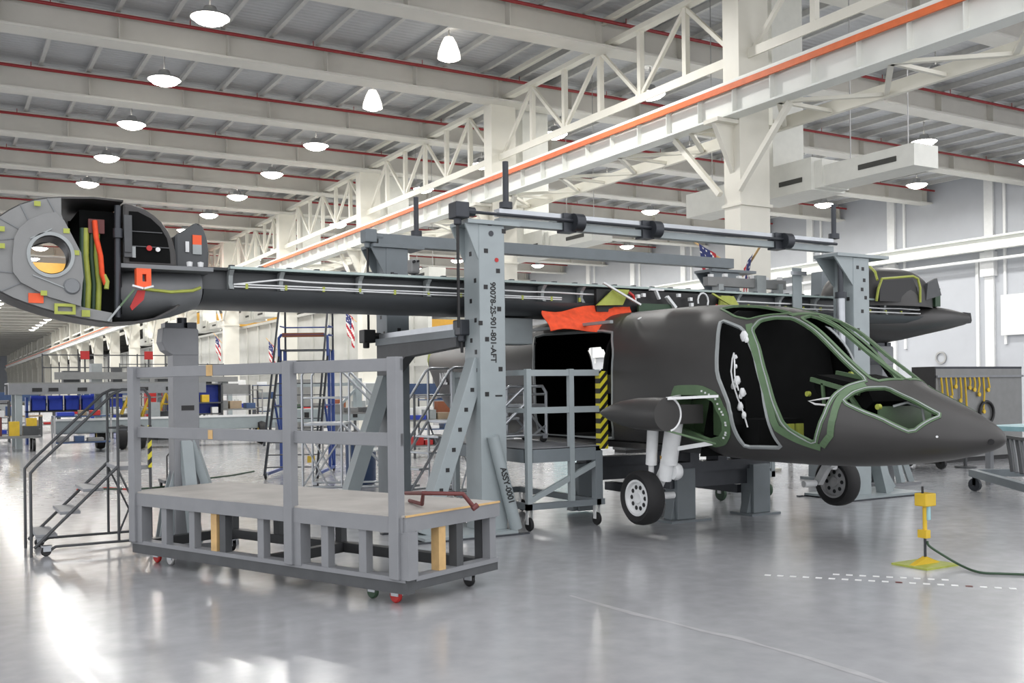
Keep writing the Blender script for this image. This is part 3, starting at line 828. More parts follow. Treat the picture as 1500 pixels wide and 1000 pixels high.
b = MB().prism([(1.1, 2.66), (1.3, 2.66), (1.3, 2.77), (1.1, 2.77)], 11.2, 11.24, 'xz', [[(1.13, 2.69), (1.27, 2.69), (1.27, 2.74), (1.13, 2.74)]]).box(1.36, 11.21, 2.64, 1.44, 11.24, 2.71)
b.build('latch_frame', 'primer_yellow', nac)
for x, z in ((1.22, 3.52), (1.31, 3.30), (1.0, 2.87), (.62, 3.5), (.62, 3.33), (.95, 3.78)): MB().box(x - .03, 11.18, z - .025, x + .03, 11.2, z + .025).build('yellow_tab', 'primer_yellow', nac)
# cowl skin swept back from the bulkhead, open to the right
rows = []
cow = [(1.79, 3.89), (1.5, 3.9), (1.18, 3.875), (1.05, 3.855), (.93, 3.825), (.8, 3.77), (.7, 3.705), (.6, 3.625), (.51, 3.505), (.45, 3.37), (.43, 3.23), (.45, 3.09), (.515, 2.96), (.61, 2.875), (.72, 2.815), (.85, 2.765), (1.0, 2.715), (1.24, 2.65), (1.5, 2.605), (1.67, 2.585), (1.9, 2.6), (2.1, 2.64), (2.3, 2.75), (2.36, 2.8)]
for yy, s in ((11.27, 1), (11.7, 1), (12.2, .97), (12.7, .85), (13.0, .66)):
    rows.append([(1.6 + (x - 1.6) * s, yy, 3.25 + (z - 3.25) * s) for x, z in cow])
cowl = MB().sheet(rows).build('cowl_skin', 'skin_dark', nac, smooth=50, solid=.02)
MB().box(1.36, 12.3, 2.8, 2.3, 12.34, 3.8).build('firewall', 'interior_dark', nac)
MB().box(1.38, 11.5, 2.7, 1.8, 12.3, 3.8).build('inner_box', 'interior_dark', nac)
for x, r, mt in ((1.44, .035, 'primer_yellow'), (1.50, .022, 'green_dark'), (1.55, .03, 'primer_yellow'), (1.405, .03, 'green_dark')):
    MB().tube([(x, 11.45, 2.72), (x + .01, 11.43, 3.0), (x - .01, 11.44, 3.3), (x, 11.46, 3.6)], r, 8).build('fluid_line', mt, nac, smooth=60)
MB().tube([(1.52, 11.4, 3.68), (1.53, 11.38, 3.5), (1.57, 11.36, 3.3), (1.58, 11.36, 3.12), (1.62, 11.36, 3.0)], .028, 8).build('orange_hose', 'orange_cloth', nac, smooth=60)
MB().box(1.46, 11.42, 3.55, 1.62, 11.47, 3.7).build('red_panel', 'red_dark', nac)
MB().tube([(1.6, 11.36, 3.1), (1.63, 11.35, 3.03), (1.62, 11.34, 2.95)], .025, 8).build('wire_bundle', 'primer_yellow', nac)
MB().cyl((1.745, 11.35, 3.85), (1.73, 11.35, 2.65), .035, 12).cyl((1.74, 11.33, 3.6), (1.74, 11.33, 3.5), .05, 12).build('actuator', 'steel_dark', nac, smooth=40)
MB().box(1.8, 11.3, 3.3, 1.88, 11.34, 3.75).box(1.8, 11.28, 3.35, 1.87, 11.3, 3.5).build('rib_web', 'grey_dark', nac)
# dark domed fairing over the tilting gearbox
def half_dome(cx, cy, cz, rx, ry, rz, n1=14, n2=28, pw=2.0):
    m = MB(); rows = []
    for i in range(n1 + 1):
        a = PI / 2 * i / n1; row = []
        for k in range(n2 + 1):
            b_ = 2 * PI * k / n2
            row.append((cx + rx * math.cos(a) ** (2 / pw) * math.cos(b_), cy + ry * math.cos(a) ** (2 / pw) * math.sin(b_), cz + rz * math.sin(a) ** (2 / pw)))
        rows.append(row)
    return m.sheet(rows)
gf = MB().prism([(1.79, 3.21), (1.79, 3.885), (1.9, 3.88), (2.02, 3.845), (2.12, 3.785), (2.205, 3.71), (2.27, 3.62), (2.32, 3.51), (2.35, 3.38), (2.36, 3.21)], 11.36, 12.6, 'xz').build('gearbox_fairing', 'skin_dark', nac, bevel=.035)
MB().prism([(1.86, 3.26), (1.86, 3.80), (1.95, 3.80), (2.08, 3.74), (2.18, 3.65), (2.25, 3.53), (2.28, 3.38), (2.285, 3.26)], 11.345, 11.362, 'xz').build('recess_panel', 'interior_dark', gf)
MB().box(1.86, 11.335, 3.42, 2.27, 11.346, 3.43).box(1.86, 11.335, 3.58, 2.2, 11.346, 3.59).each('panel_seam', 'grey_dark', gf)
MB().box(1.83, 11.33, 3.3, 1.92, 11.35, 3.42).build('white_fitting', 'rib_grey', gf)
MB().cyl((2.15, 11.35, 3.40), (2.15, 11.32, 3.40), .025, 10).build('white_fitting', 'hub_white', gf); MB().cyl((2.06, 11.35, 3.41), (2.06, 11.32, 3.41), .03, 10).build('red_plug', 'red_paint', gf)
df = MB().prism([(2.4, 3.24), (2.4, 3.62), (2.58, 3.74), (2.64, 3.79), (2.72, 3.76), (2.77, 3.62), (2.79, 3.45), (2.78, 3.24)], 11.7, 12.4, 'xz').build('access_cover', 'skin_wing', nac, bevel=.03)
MB().box(2.60, 11.68, 3.53, 2.70, 11.70, 3.64).build('orange_tag', 'orange_tag', df)
MB().box(2.60, 11.68, 3.42, 2.70, 11.70, 3.53).build('data_plate', 'rib_grey', df)
MB().box(2.52, 11.68, 3.44, 2.56, 11.70, 3.56).build('white_fitting', 'hub_white', df)
# stub body under the fairing that joins the wing
rings = []
for x, ry, rz, zc in ((1.75, .5, .3, 2.92), (2.0, .55, .31, 2.93), (2.4, .5, .27, 2.98), (2.68, .42, .225, 3.04)):
    rings.append([Vector((x, 12.0 + ry * math.cos(2 * PI * k / 28), zc + rz * math.copysign(abs(math.sin(2 * PI * k / 28)) ** .8, math.sin(2 * PI * k / 28)))) for k in range(28)])
MB().loft(rings).build('nacelle_body', 'nacelle_mid', nac, smooth=60)
MB().box(1.75, 11.35, 3.19, 2.75, 12.4, 3.235).build('deck_plate', 'nacelle_mid', nac)
MB().tube([(2.0, 11.4, 2.97), (2.3, 11.42, 2.95), (2.55, 11.48, 2.98), (2.64, 11.5, 3.02)], .018, 6).build('green_edge', 'primer_yellow', nac)
for x, z in ((2.28, 3.25), (2.5, 3.26), (2.62, 3.26)): MB().lathe([(.03, -.02), (.035, .03), (.001, .04)], (x, 11.4, z), 'z', 10).build('white_fitting', 'hub_white', nac)
MB().prism([(1.90, 2.97), (2.05, 2.97), (2.05, 3.17), (1.90, 3.17)], 11.18, 11.3, 'xz', [[(1.96, 3.03), (2.0, 3.03), (2.0, 3.11), (1.96, 3.11)]]).build('orange_bracket', 'orange_tag', nac)
MB().beam((1.86, 11.2, 2.985), (1.97, 11.18, 2.955), .04, .02).beam((1.97, 11.18, 2.955), (2.07, 11.2, 2.985), .04, .02).build('tie_strap', 'hub_white', nac)
MB().beam((1.88, 11.22, 2.94), (1.74, 11.24, 2.76), .07, .02).build('curved_rib', 'primer_green', nac)
MB().beam((1.74, 11.24, 2.76), (1.62, 11.26, 2.6), .07, .02).build('curved_rib', 'rib_grey', nac)
MB().prism([(1.92, 2.94), (2.0, 2.94), (1.98, 2.84), (1.86, 2.72), (1.84, 2.76)], 11.24, 11.26, 'xz').build('warning_streamer', 'red_paint', nac)

# ---- starboard nacelle (far, right in the photo)
rings = []
N_ = 32
for x, yc, ry, zc, rz in ((13.4, 12.75, .95, 3.0, .26), (13.8, 12.72, .95, 2.96, .36), (14.3, 12.65, .9, 2.92, .40), (14.9, 12.5, .8, 2.92, .38), (15.3, 12.25, .68, 2.95, .33), (15.9, 12.1, .55, 3.0, .26), (16.4, 12.0, .32, 3.02, .19), (16.78, 11.95, .2, 3.03, .12)):
    rings.append([Vector((x, yc + ry * math.cos(2 * PI * k / N_), zc + rz * math.sin(2 * PI * k / N_))) for k in range(N_)])
rn = MB().loft(rings).build('nacelle_body', 'skin_dark', AC, smooth=60)
MB().prism([(16.72, 2.93), (16.9, 2.95), (16.93, 3.0), (16.9, 3.14), (16.7, 3.15)], 11.82, 12.05, 'xz').build('spindle_cap', 'black', rn)
half_dome(14.75, 12.2, 3.18, 1.2, .75, .73, pw=2.8).build('gearbox_fairing', 'skin_dark', rn, smooth=60)
b = MB()
fr = [(13.9, 11.50, 3.24), (13.92, 11.47, 3.45), (14.0, 11.46, 3.62), (14.8, 11.46, 3.70), (14.93, 11.46, 3.66), (14.96, 11.44, 3.5), (14.98, 11.46, 3.25)]
b.tube(fr, .022, 8)
b.tube([(13.92, 11.49, 3.6), (14.0, 11.6, 3.75), (14.12, 11.8, 3.86), (14.2, 12.1, 3.93)], .022, 8)
b.build('hatch_frame', 'primer_yellow', rn)
MB().prism([(13.95, 3.24), (13.97, 3.58), (14.8, 3.66), (14.92, 3.5), (14.95, 3.24)], 11.47, 11.5, 'xz').build('hatch_opening', 'black', rn)
MB().prism([(15.2, 3.3), (15.25, 3.6), (15.5, 3.7), (15.62, 3.4)], 11.5, 11.56, 'xz').build('side_panel', 'grey_dark', rn)
MB().box(15.72, 11.7, 3.22, 15.86, 12.3, 3.55).build('end_plate', 'green_dark', rn)
# white registration lettering on the rear fuselage
text_mesh('registration_lettering', 'N6L', .3, frame_mtx((XC - finterp(16.75)[0] - .045, 16.75, 1.86), (-.19, -1, 0), (0, 0, 1)), 'white_paint', AC)
# ================================================================== ASSEMBLY JIG
JIG = 'blue-grey jig towers around the wing'
def tower(x, y, label, side, holes, plate=(.75, .5), h=3.9, base=None, wx=.37, wy=.42, m='jig_paint', flare=True):
    t = thing('jig_tower', label, 'jig tower', (x, y, 0), group=JIG)
    col = MB().box(x - wx / 2, y - wy / 2, .05, x + wx / 2, y + wy / 2, h).build('column', m, t, bevel=.012)
    MB().box(x - plate[0] / 2 + .02, y - plate[1] / 2, h, x + plate[0] / 2 + .02, y + plate[1] / 2, h + .05).build('top_plate', m, t)
    if flare:
        b = MB()
        b.prism([(x - plate[0] / 2, h), (x - wx / 2, h), (x - wx / 2, h - .45)], y - .2, y - .17, 'xz').prism([(x - plate[0] / 2, h), (x - wx / 2, h), (x - wx / 2, h - .45)], y + .17, y + .2, 'xz')
        b.each('gusset', m, t)
    bx = base or (x - .7, y - .42, x + .5, y + .42)
    MB().box(bx[0], bx[1], .02, bx[2], bx[3], .055).build('base_plate', m, t)
    MB().box(bx[0] - .15, bx[1] - .03, 0, bx[2] + .15, bx[1] + .04, .02).box(bx[0] - .15, bx[3] - .04, 0, bx[2] + .15, bx[3] + .03, .02).each('floor_rail', 'steel_dark', t)
    hb = MB(); s = .028
    for hx, hz in holes: hb.box(x - wx / 2 + hx - s, y - wy / 2 - .004, hz - s, x - wx / 2 + hx + s, y - wy / 2 + .002, hz + s)
    for k, hz in enumerate((3.75, 3.55, 3.2, 2.95, 2.7, 2.45, 2.3)):
        hb.box(x - wx / 2 - .004, y - .1 + .12 * (k % 2) - s, hz - s, x - wx / 2 + .002, y - .1 + .12 * (k % 2) + s, hz + s)
    hb.each('target_hole', 'black', t)
    return t
zof = lambda py: 1.85 + (567.5 - py) / 1458 * 12.75
hol = [((px - 702) / 100.0, zof(py)) for px, py in ((718, 331), (738, 341), (712, 371), (729, 399), (711, 423), (730, 454), (703, 475), (731, 541), (712, 498), (711, 577))]
T1 = tower(6.12, 11.17, 'tall jig tower lettered down its face, beside the grey work platform', -1, hol, base=(5.05, 10.76, 6.34, 11.75))
text_mesh('tower_lettering', '90078-2S-901-801-AFT', .107, frame_mtx((6.07, 10.958, 3.18), (0, 0, -1), (1, 0, 0)), 'black', T1)
text_mesh('tower_number', '1', .14, frame_mtx((6.12, 10.958, 1.78), (0, 0, -1), (1, 0, 0)), 'black', T1)
MB().cyl((6.185, 10.957, 3.46), (6.185, 10.953, 3.46), .028, 16).build('red_dot', 'red_paint', T1)
MB().cyl((6.11, 10.957, 3.79), (6.11, 10.953, 3.79), .035, 16).build('round_target', 'steel_dark', T1)
# raking brace with target holes, and the lettered tube brace in front
br = MB().beam((6.0, 11.17, 2.2), (5.22, 11.17, .05), .2, .24, (0, 1, 0)).build('raking_brace', 'jig_paint', T1, bevel=.01)
hb = MB()
for k in range(8):
    f = .06 + .115 * k; px_, pz_ = 6.0 + (5.22 - 6.0) * f, 2.2 + (.05 - 2.2) * f
    hb.cbox((px_, 11.048, pz_), (.05, .006, .05))
hb.each('target_hole', 'black', br)
br2 = MB().cyl((6.07, 10.9, 1.24), (6.37, 10.86, .06), .078, 20).build('tube_brace', 'jig_paint', T1, smooth=40)
dv = (Vector((6.37, 10.86, .06)) - Vector((6.07, 10.9, 1.24))).normalized()
upv = Vector((0, 1, 0)).cross(dv) * -1
nv = Vector((-.42, -.9, 0)); nv = (nv - dv * nv.dot(dv)).normalized(); yv = nv.cross(dv)
fr_ = Vector((6.07, 10.9, 1.24)) + dv * .40 + nv * .081 - yv * .035
text_mesh('brace_lettering', 'ASSY-0001', .105, frame_mtx(fr_, dv, yv), 'black', br2)
# service conduit on the right-hand side of the tower
MB().box(6.34, 11.2, .6, 6.40, 11.32, 3.3).cyl((6.37, 11.26, 3.3), (6.37, 11.26, 3.95), .022, 8).build('conduit', 'alu', T1)

hol3 = [(.1, 3.7), (.22, 3.68), (.25, 3.5), (.2, 3.35), (.28, 3.22), (.1, 2.7), (.2, 3.0), (.12, 2.4), (.22, 2.0), (.14, 1.6)]
T3 = tower(12.9, 11.17, 'jig tower standing beyond the cockpit, at the right end of the gantry', 1, hol3, plate=(1.2, .5), h=3.86, base=(12.4, 10.76, 14.1, 11.75))
MB().beam((12.95, 11.0, 1.6), (13.45, 11.0, .06), .16, .2, (0, 1, 0)).beam((12.9, 11.4, 1.6), (13.9, 11.3, .06), .16, .2, (0, 1, 0)).build('raking_brace', 'jig_paint', T3)
MB().cyl((12.52, 11.05, .3), (12.52, 11.05, 3.2), .07, 14).build('guide_tube', 'alu', T3, smooth=40)
MB().cyl((12.52, 11.05, 3.2), (12.52, 11.05, 3.86), .045, 12).cyl((12.52, 11.05, 3.2), (12.52, 11.05, 3.3), .09, 12).build('screw', 'steel_dark', T3, smooth=40)
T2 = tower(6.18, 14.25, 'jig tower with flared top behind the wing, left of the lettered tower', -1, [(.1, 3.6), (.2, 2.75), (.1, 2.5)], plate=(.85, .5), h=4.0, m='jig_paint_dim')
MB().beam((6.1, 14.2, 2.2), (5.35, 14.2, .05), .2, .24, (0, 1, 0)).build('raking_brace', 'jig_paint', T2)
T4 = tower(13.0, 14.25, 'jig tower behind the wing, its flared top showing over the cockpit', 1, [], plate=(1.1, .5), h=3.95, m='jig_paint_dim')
# gantry beams and drive shafts
def gantry(label, y, z, x0, x1, prof):
    t = thing('gantry_beam', label, 'jig beam', ((x0 + x1) / 2, y, z), group='beams between the jig towers')
    if prof:
        MB().box(x0, y - .04, z + .02, x1, y + .1, z + .11).build('upper_rail', 'alu', t)
        MB().box(x0, y - .04, z - .1, x1, y + .1, z - .01).build('lower_rail', 'jig_paint', t)
        MB().cyl((x0 - .75, y - .1, z + .02), (x1, y - .1, z + .02), .022, 8).build('drive_shaft', 'steel_dark', t)
        for k, f in enumerate((.19, .405, .82)):
            xx = x0 + (x1 - x0) * f
            MB().cyl((xx - .07, y - .1, z), (xx + .07, y - .1, z), .12, 16).box(xx - .2, y - .08, z - .13, xx, y + .1, z + .12).build('bearing', 'steel_dark', t, smooth=30)
    else:
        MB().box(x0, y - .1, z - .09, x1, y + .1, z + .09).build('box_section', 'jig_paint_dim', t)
    return t
gantry('long double-rail gantry beam joining the lettered tower to the tower beyond the cockpit', 11.2, 4.05, 6.35, 12.5, True)
gantry('plain grey box beam crossing behind the wing above the rear jig towers', 14.2, 4.13, 5.9, 13.1, False)
def drive(name, label, p, zlo, m='steel_dark'):
    t = thing(name, label, 'gearbox', p, group='screw drives on the jig')
    MB().cbox(p, (.19, .22, .2)).cyl((p[0] + .08, p[1], p[2]), (p[0] + .22, p[1], p[2]), .06, 12).cyl((p[0] - .02, p[1], p[2] - .18), (p[0] - .02, p[1], p[2]), .05, 12).build('housing', m, t, bevel=.015)
    MB().cyl((p[0] - .02, p[1], zlo), (p[0] - .02, p[1], p[2] - .1), .02, 8).build('shaft', 'black', t)
    return t
drive('screw_drive', 'dark gearbox with hanging shaft at the left end of the double-rail gantry', (5.68, 11.0, 4.05), 2.6)
drive('screw_drive', 'grey gearbox at the left end of the rear box beam, over a dark gearbox', (5.76, 14.15, 4.17), 2.75, 'jig_paint_dim')
drive('screw_drive', 'black cube gearbox below the wing at the end of a slim rail', (5.74, 14.2, 2.65), 2.5, 'black')
drive('screw_drive', 'dark gearbox with bellows on the lettered tower just under the wing', (5.9, 11.35, 2.62), 2.3, 'steel_dark')
def pole(label, x, y, z0, z1, r=.04):
    t = MB().cyl((x, y, z0), (x, y, z1), r, 12).cyl((x, y, z0), (x, y, z0 + .08), r * 2.2, 12)
    o = t.build('screw_post', 'steel_dark', smooth=40); tag(o, label, 'screw post', 'dark posts on top of the jig')
pole('dark post rising above the lettered jig tower', 6.47, 11.2, 4.17, 4.78)
pole('dark post rising above the rear box beam, left of the lettered tower', 6.58, 14.2, 4.23, 4.84)
pole('dark post rising above the jig tower beyond the cockpit', 12.55, 11.2, 4.17, 4.72)
t = thing('side_rail', 'slim grey rail on a dark cantilever behind the lettered tower', 'jig beam', (5.9, 12.8, 2.6))
MB().box(5.86, 11.4, 2.6, 5.94, 14.03, 2.68).build('rail', 'alu', t)
MB().box(5.80, 11.4, 2.5, 5.98, 14.03, 2.6).build('rail_bed', 'jig_paint_dim', t)
MB().prism([(11.4, 2.38), (11.4, 2.5), (14.03, 2.5), (14.03, 2.05), (13.5, 2.05), (13.0, 2.3)], 5.82, 5.98, 'yz').build('cantilever', 'grey_dark', t)
# slim stand carrying the wing's trailing side between the towers
t = thing('wing_post', 'dark tapered post behind the wing between the big column and the right jig tower', 'jig post', (14.9, 13.62, 0))
MB().loft([[Vector((14.9 + a * r_, 13.62 + b_ * r_, z)) for a, b_ in ((-1, -1), (1, -1), (1, 1), (-1, 1))] for z, r_ in ((.05, .2), (4.0, .13))]).build('post', 'jig_paint_dim', t)
MB().box(14.6, 13.3, 0, 15.2, 13.94, .05).build('base_plate', 'jig_paint_dim', t)
t = thing('clamp_bar', 'short grey clamp bar standing on the wing above the cockpit roof', 'clamp', (11.4, 12.3, 3.3))
MB().box(10.6, 12.0, 3.42, 12.3, 12.12, 3.56).build('bar', 'nacelle_grey', t)
MB().box(11.6, 11.95, 3.3, 11.8, 12.15, 3.62).box(10.8, 11.97, 3.3, 10.9, 12.13, 3.45).box(12.1, 11.97, 3.3, 12.2, 12.13, 3.5).each('foot', 'rib_grey', t)
b = MB()
for k in range(6): b.cbox((10.7 + .3 * k, 12.05, 3.58 + .02 * (k % 2)), (.07, .06, .05))
b.build('bolt', 'white_paint', t)
t = thing('clamp_post', 'pale grey upright clamp on the wing, left of the right jig tower', 'clamp', (12.3, 11.4, 3.3))
MB().box(12.0, 11.56, 2.2, 12.2, 11.58 + .0, 3.72).build('plate', 'jig_paint', t)
MB().box(11.95, 11.5, 3.6, 12.25, 11.56, 3.66).build('cap', 'alu', t)
tt = thing('inspection_head', 'small grey instrument perched on the wing left of the lettered tower', 'instrument', (5.6, 12.2, 3.3))
MB().cyl((5.6, 12.2, 3.29), (5.6, 12.2, 3.38), .03, 10).build('stem', 'steel_dark', tt)
MB().box(5.53, 12.12, 3.38, 5.67, 12.26, 3.58).build('head', 'nacelle_grey', tt, bevel=.03)
MB().cyl((5.57, 12.12, 3.54), (5.57, 12.09, 3.54), .02, 10).cyl((5.63, 12.12, 3.55), (5.63, 12.09, 3.55), .015, 10).each('eye', 'black', tt)

arm = MB().box(6.14, 11.38, 2.52, 6.3, 12.3, 2.7).box(6.3, 12.14, 2.52, 6.8, 12.3, 2.7).build('side_arm', 'jig_paint_dim', T1)
MB().box(6.8, 12.0, 2.45, 7.35, 12.4, 2.82).build('clamp_block', 'jig_paint', arm, bevel=.015)
# nacelle stands
def nstand(x, y, ztop, label):
    t = thing('nacelle_stand', label, 'stand', (x, y, 0), group='grey stands under the nacelles')
    MB().box(x - .14, y - .16, .05, x + .16, y + .16, ztop - .4).build('post', 'grey_paint', t, bevel=.01)
    hd = MB().prism([(x - .27, ztop - .26), (x - .23, ztop - .36), (x - .14, ztop - .42), (x + .16, ztop - .42), (x + .16, ztop - .12), (x + .14, ztop - .09), (x - .25, ztop - .09)], y - .17, y + .17, 'xz').build('head', 'grey_paint', t, bevel=.012)
    MB().box(x - .22, y - .12, ztop - .09, x - .02, y + .12, ztop - .03).box(x + .04, y - .12, ztop - .09, x + .15, y + .12, ztop - .02).cyl((x, y, ztop - .09), (x, y, ztop + .04), .06, 14).build('swivel', 'steel_dark', hd)
    MB().prism([(x - .14, .9), (x - .14, .05), (x - .32, .05), (x - .25, .5)], y - .12, y - .09, 'xz').prism([(x - .14, .9), (x - .14, .05), (x - .32, .05), (x - .25, .5)], y + .09, y + .12, 'xz').build('gusset', 'jig_paint', t)
    MB().beam((x + .08, y - .1, 1.25), (x + .42, y - .3, .05), .1, .1).beam((x - .0, y - .12, 1.25), (x + .05, y - .38, .05), .14, .1).build('raking_leg', 'jig_paint', t)
    MB().box(x - .45, y - .42, 0, x + .55, y + .35, .05).build('base_plate', 'grey_paint', t)
    MB().box(x - .05, y - .163, 1.62, x + .1, y - .158, 1.68).build('slot', 'black', t)
    return t
nstand(2.63, 12.45, 2.70, 'grey stand with offset head carrying the open nacelle behind the work platform')
nstand(14.95, 12.3, 2.6, 'pale grey stand carrying the far nacelle beyond the cockpit')

# ================================================================== WORK PLATFORM
t = thing('work_platform', 'grey timber work platform on casters with two-rail guard along its front', 'platform', (1.93, 11.35, 0), math.atan2(-.921, .389))
L_, W_ = 3.92, 1.2
def lp(name, m, fn, par=None, **kw):
    b = MB(); fn(b); return b.build(name, m, par or t, local=True, **kw)
lp('base_frame', 'grey_dark', lambda b: b.box(-.06, -.05, .115, L_ + .05, .05, .24).box(-.06, W_ - .1, .14, L_ + .05, W_, .24).box(-.06, .05, .14, .04, W_ - .1, .24).box(L_ - .05, .05, .14, L_ + .05, W_ - .1, .24).box(1.9, .05, .14, 2.0, W_ - .1, .24))
lp('base_trim', 'grey_paint', lambda b: b.box(-.05, -.06, .215, L_ + .04, .06, .255).box(L_ - .06, .06, .215, L_ + .06, W_, .255))
lp('deck_board', 'plywood', lambda b: b.box(-.05, -.06, .755, L_ + .05, W_ + .02, .78))
lp('fascia', 'grey_paint', lambda b: b.box(-.05, -.075, .63, L_ + .03, -.03, .765))
lp('fascia', 'grey_paint', lambda b: b.box(L_, -.06, .64, L_ + .055, W_ + .03, .765))
lp('fascia', 'grey_paint', lambda b: b.box(-.05, W_ - .02, .63, L_ + .03, W_ + .02, .755))
lp('deck_edge', 'raw_wood', lambda b: b.box(L_ + .045, -.06, .766, L_ + .062, W_ + .03, .782))
for x in (0, 2.52, L_ - .06):
    lp('guard_post', 'grey_paint', lambda b: b.box(x - .05, -.1, .24, x + .06, -.01, 2.12), bevel=.006)
    lp('post_block', 'grey_paint', lambda b: b.box(x + .06, -.07, .24, x + .15, .05, .64))
lp('top_rail', 'grey_paint', lambda b: b.box(-.05, -.055, 2.0, L_, -.012, 2.11), bevel=.005)
lp('mid_rail', 'grey_paint', lambda b: b.box(-.05, -.055, 1.36, L_, -.012, 1.475), bevel=.005)
for x, m in ((.52, 'grey_paint'), (1.0, 'grey_paint'), (1.36, 'raw_wood'), (1.5, 'grey_dark'), (2.08, 'grey_paint'), (2.97, 'grey_paint'), (3.45, 'grey_paint')):
    lp('stud', m, lambda b: b.box(x - .045, -.05, .25, x + .045, .03, .64))
for x in (.1, .9, 1.9, 2.9, 3.8):
    lp('stud', 'grey_dark', lambda b: b.box(x - .045, W_ - .08, .24, x + .045, W_ - .0, .64))
for y, m in ((.42, 'raw_wood'), (.66, 'grey_dark'), (1.14, 'grey_paint')):
    lp('stud', m, lambda b: b.box(L_ - .05, y - .045, .25, L_ + .04, y + .045, .64))
lp('joist', 'grey_dark', lambda b: b.box(.6, .05, .64, .68, W_, .75).box(1.9, .05, .64, 1.98, W_, .75).box(3.0, .05, .64, 3.08, W_, .75))
lp('rail_sticker', 'raw_wood', lambda b: b.box(1.28, -.06, 2.0, 1.38, -.056, 2.11).box(1.3, -.06, 1.37, 1.37, -.056, 1.46))
def caster(par, x, y, m, r=.062, z=.14):
    c = MB().lathe([(.001, -.02), (r * .8, -.022), (r, -.012), (r, .012), (r * .8, .022), (.001, .02)], (x, y, r), 'y', 18).build('caster', m, par, smooth=40, local=True)
    MB().box(x - .03, y - .035, r, x + .05, y - .025, z).box(x - .03, y + .025, r, x + .05, y + .035, z).box(x - .05, y - .05, z - .012, x + .06, y + .05, z).build('fork', 'alu', c, local=True)
for x, y, m in ((.14, .12, 'red_paint'), (.42, .1, 'lamp_metal'), (3.42, .1, 'green_dark'), (3.72, .08, 'red_paint'), (3.8, .98, 'black'), (.2, 1.05, 'black')): caster(t, x, y, m)
# loose steel handle frame on the platform
t2 = thing('tow_handle', 'dark red tubular frame lying on the platform deck', 'handle', (3.75, 8.7, .78))
def at(px, py, z):   # point at height z on the sight line
    d = RT * (px - 750) + UP * (567 - py) + V * FPX
    return Vector((0, 0, CAM_H)) + d * ((z - CAM_H) / d.z)
a0, a1, a2, a3, a4 = at(600, 733, .80), at(618, 738, .81), at(620, 722, .93), at(678, 723, .92), at(692, 740, .81)
MB().tube([a0, a1], .018, 8).tube([a1, a2, a3, a4], .02, 8).build('bar', 'red_dark', t2, smooth=60)
MB().tube([a2, at(594, 722, .87)], .018, 8).cyl(a4 - Vector((0, 0, .03)), a4 + Vector((.05, 0, .0)), .026, 10).build('lever', 'red_dark', t2, smooth=60)

# ================================================================== ROLLING STAIRS AND LADDERS
def rolling_stair(label, loc, rz, w, n, rise, run, land, m, mt, rail_h=.95, group=None, xbrace=True, lead=0):
    t = thing('rolling_stair', label, 'rolling stair', loc, rz, group)
    f_ = 1.35 if m == 'alu' else 1.0
    H_ = rise * (n + 1); x1 = run * (n + .6)
    for y in (0, w):
        MB().tube([(0, y, .1), (x1, y, H_)], .018 * f_, 8).tube([(.1, y, .02), (.22, y, .1), (x1 + land, y, .1)], .016 * f_, 8).build('side_frame', m, t, smooth=60, local=True)
        MB().tube([(-.03, y, 0), (-.03, y, rail_h), (.04, y, rail_h + .08), (x1 - .05, y, H_ + rail_h - .1), (x1 + .05, y, H_ + rail_h - .05), (x1 + land - .06, y, H_ + rail_h - .05), (x1 + land, y, H_ + rail_h - .14), (x1 + land, y, .08)], .017 * f_, 8).build('handrail', m, t, smooth=60, local=True)
        MB().tube([(x1, y, .1), (x1, y, H_ + rail_h - .06)], .016 * f_, 8).build('post', m, t, smooth=60, local=True)
        if xbrace:
            MB().tube([(x1, y, H_ - .05), (x1 + land, y, .12)], .012 * f_, 6).tube([(x1 + land, y, H_ - .3), (x1 + land * .35, y, .1)], .012 * f_, 6).build('cross_brace', m, t, local=True)
        MB().tube([(x1, y, H_ + rail_h * .45), (x1 + land, y, H_ + rail_h * .45)], .013 * f_, 6).build('knee_rail', m, t, local=True)
    for k in range(n):
        MB().box(.02 + run * k, .01, rise * (k + 1) - .035, .02 + run * k + .22, w - .01, rise * (k + 1)).build('tread', mt, t, local=True, bevel=.006)
    MB().box(x1 - .02, .01, H_ - .05, x1 + land, w - .01, H_).build('landing', mt, t, local=True, bevel=.006)
    for x, y in ((.12, 0), (.12, w), (x1 + land - .05, 0), (x1 + land - .05, w)): caster(t, x, y, 'black', .055, .12)
    return t
st = rolling_stair('slim grey rolling stair with three treads at the left end of the work platform', (.98, 12.42, 0), 0, .8, 3, .245, .25, .36, 'grey_dark', 'grey_paint', .95)
for y in (0, .8):
    MB().box(1.235, y - .03, .95, 1.275, y + .03, 1.45).build('hazard_sleeve', 'hazard', st, local=True)
rolling_stair('bare aluminium rolling stair with arched handrails, behind the right half of the work platform', (7.75, 17.2, 0), R(150), .9, 4, .25, .24, .7, 'alu', 'alu', 1.0)
rolling_stair('second aluminium rolling stair, close behind the lettered jig tower', (6.75, 15.0, 0), R(10), .7, 4, .26, .2, .5, 'alu', 'alu', .95)
rolling_stair('small aluminium step stand on the deck beside the cabin doorway', (6.62, 11.9, 1.072), R(0), .5, 2, .18, .2, .35, 'alu', 'alu', .3)

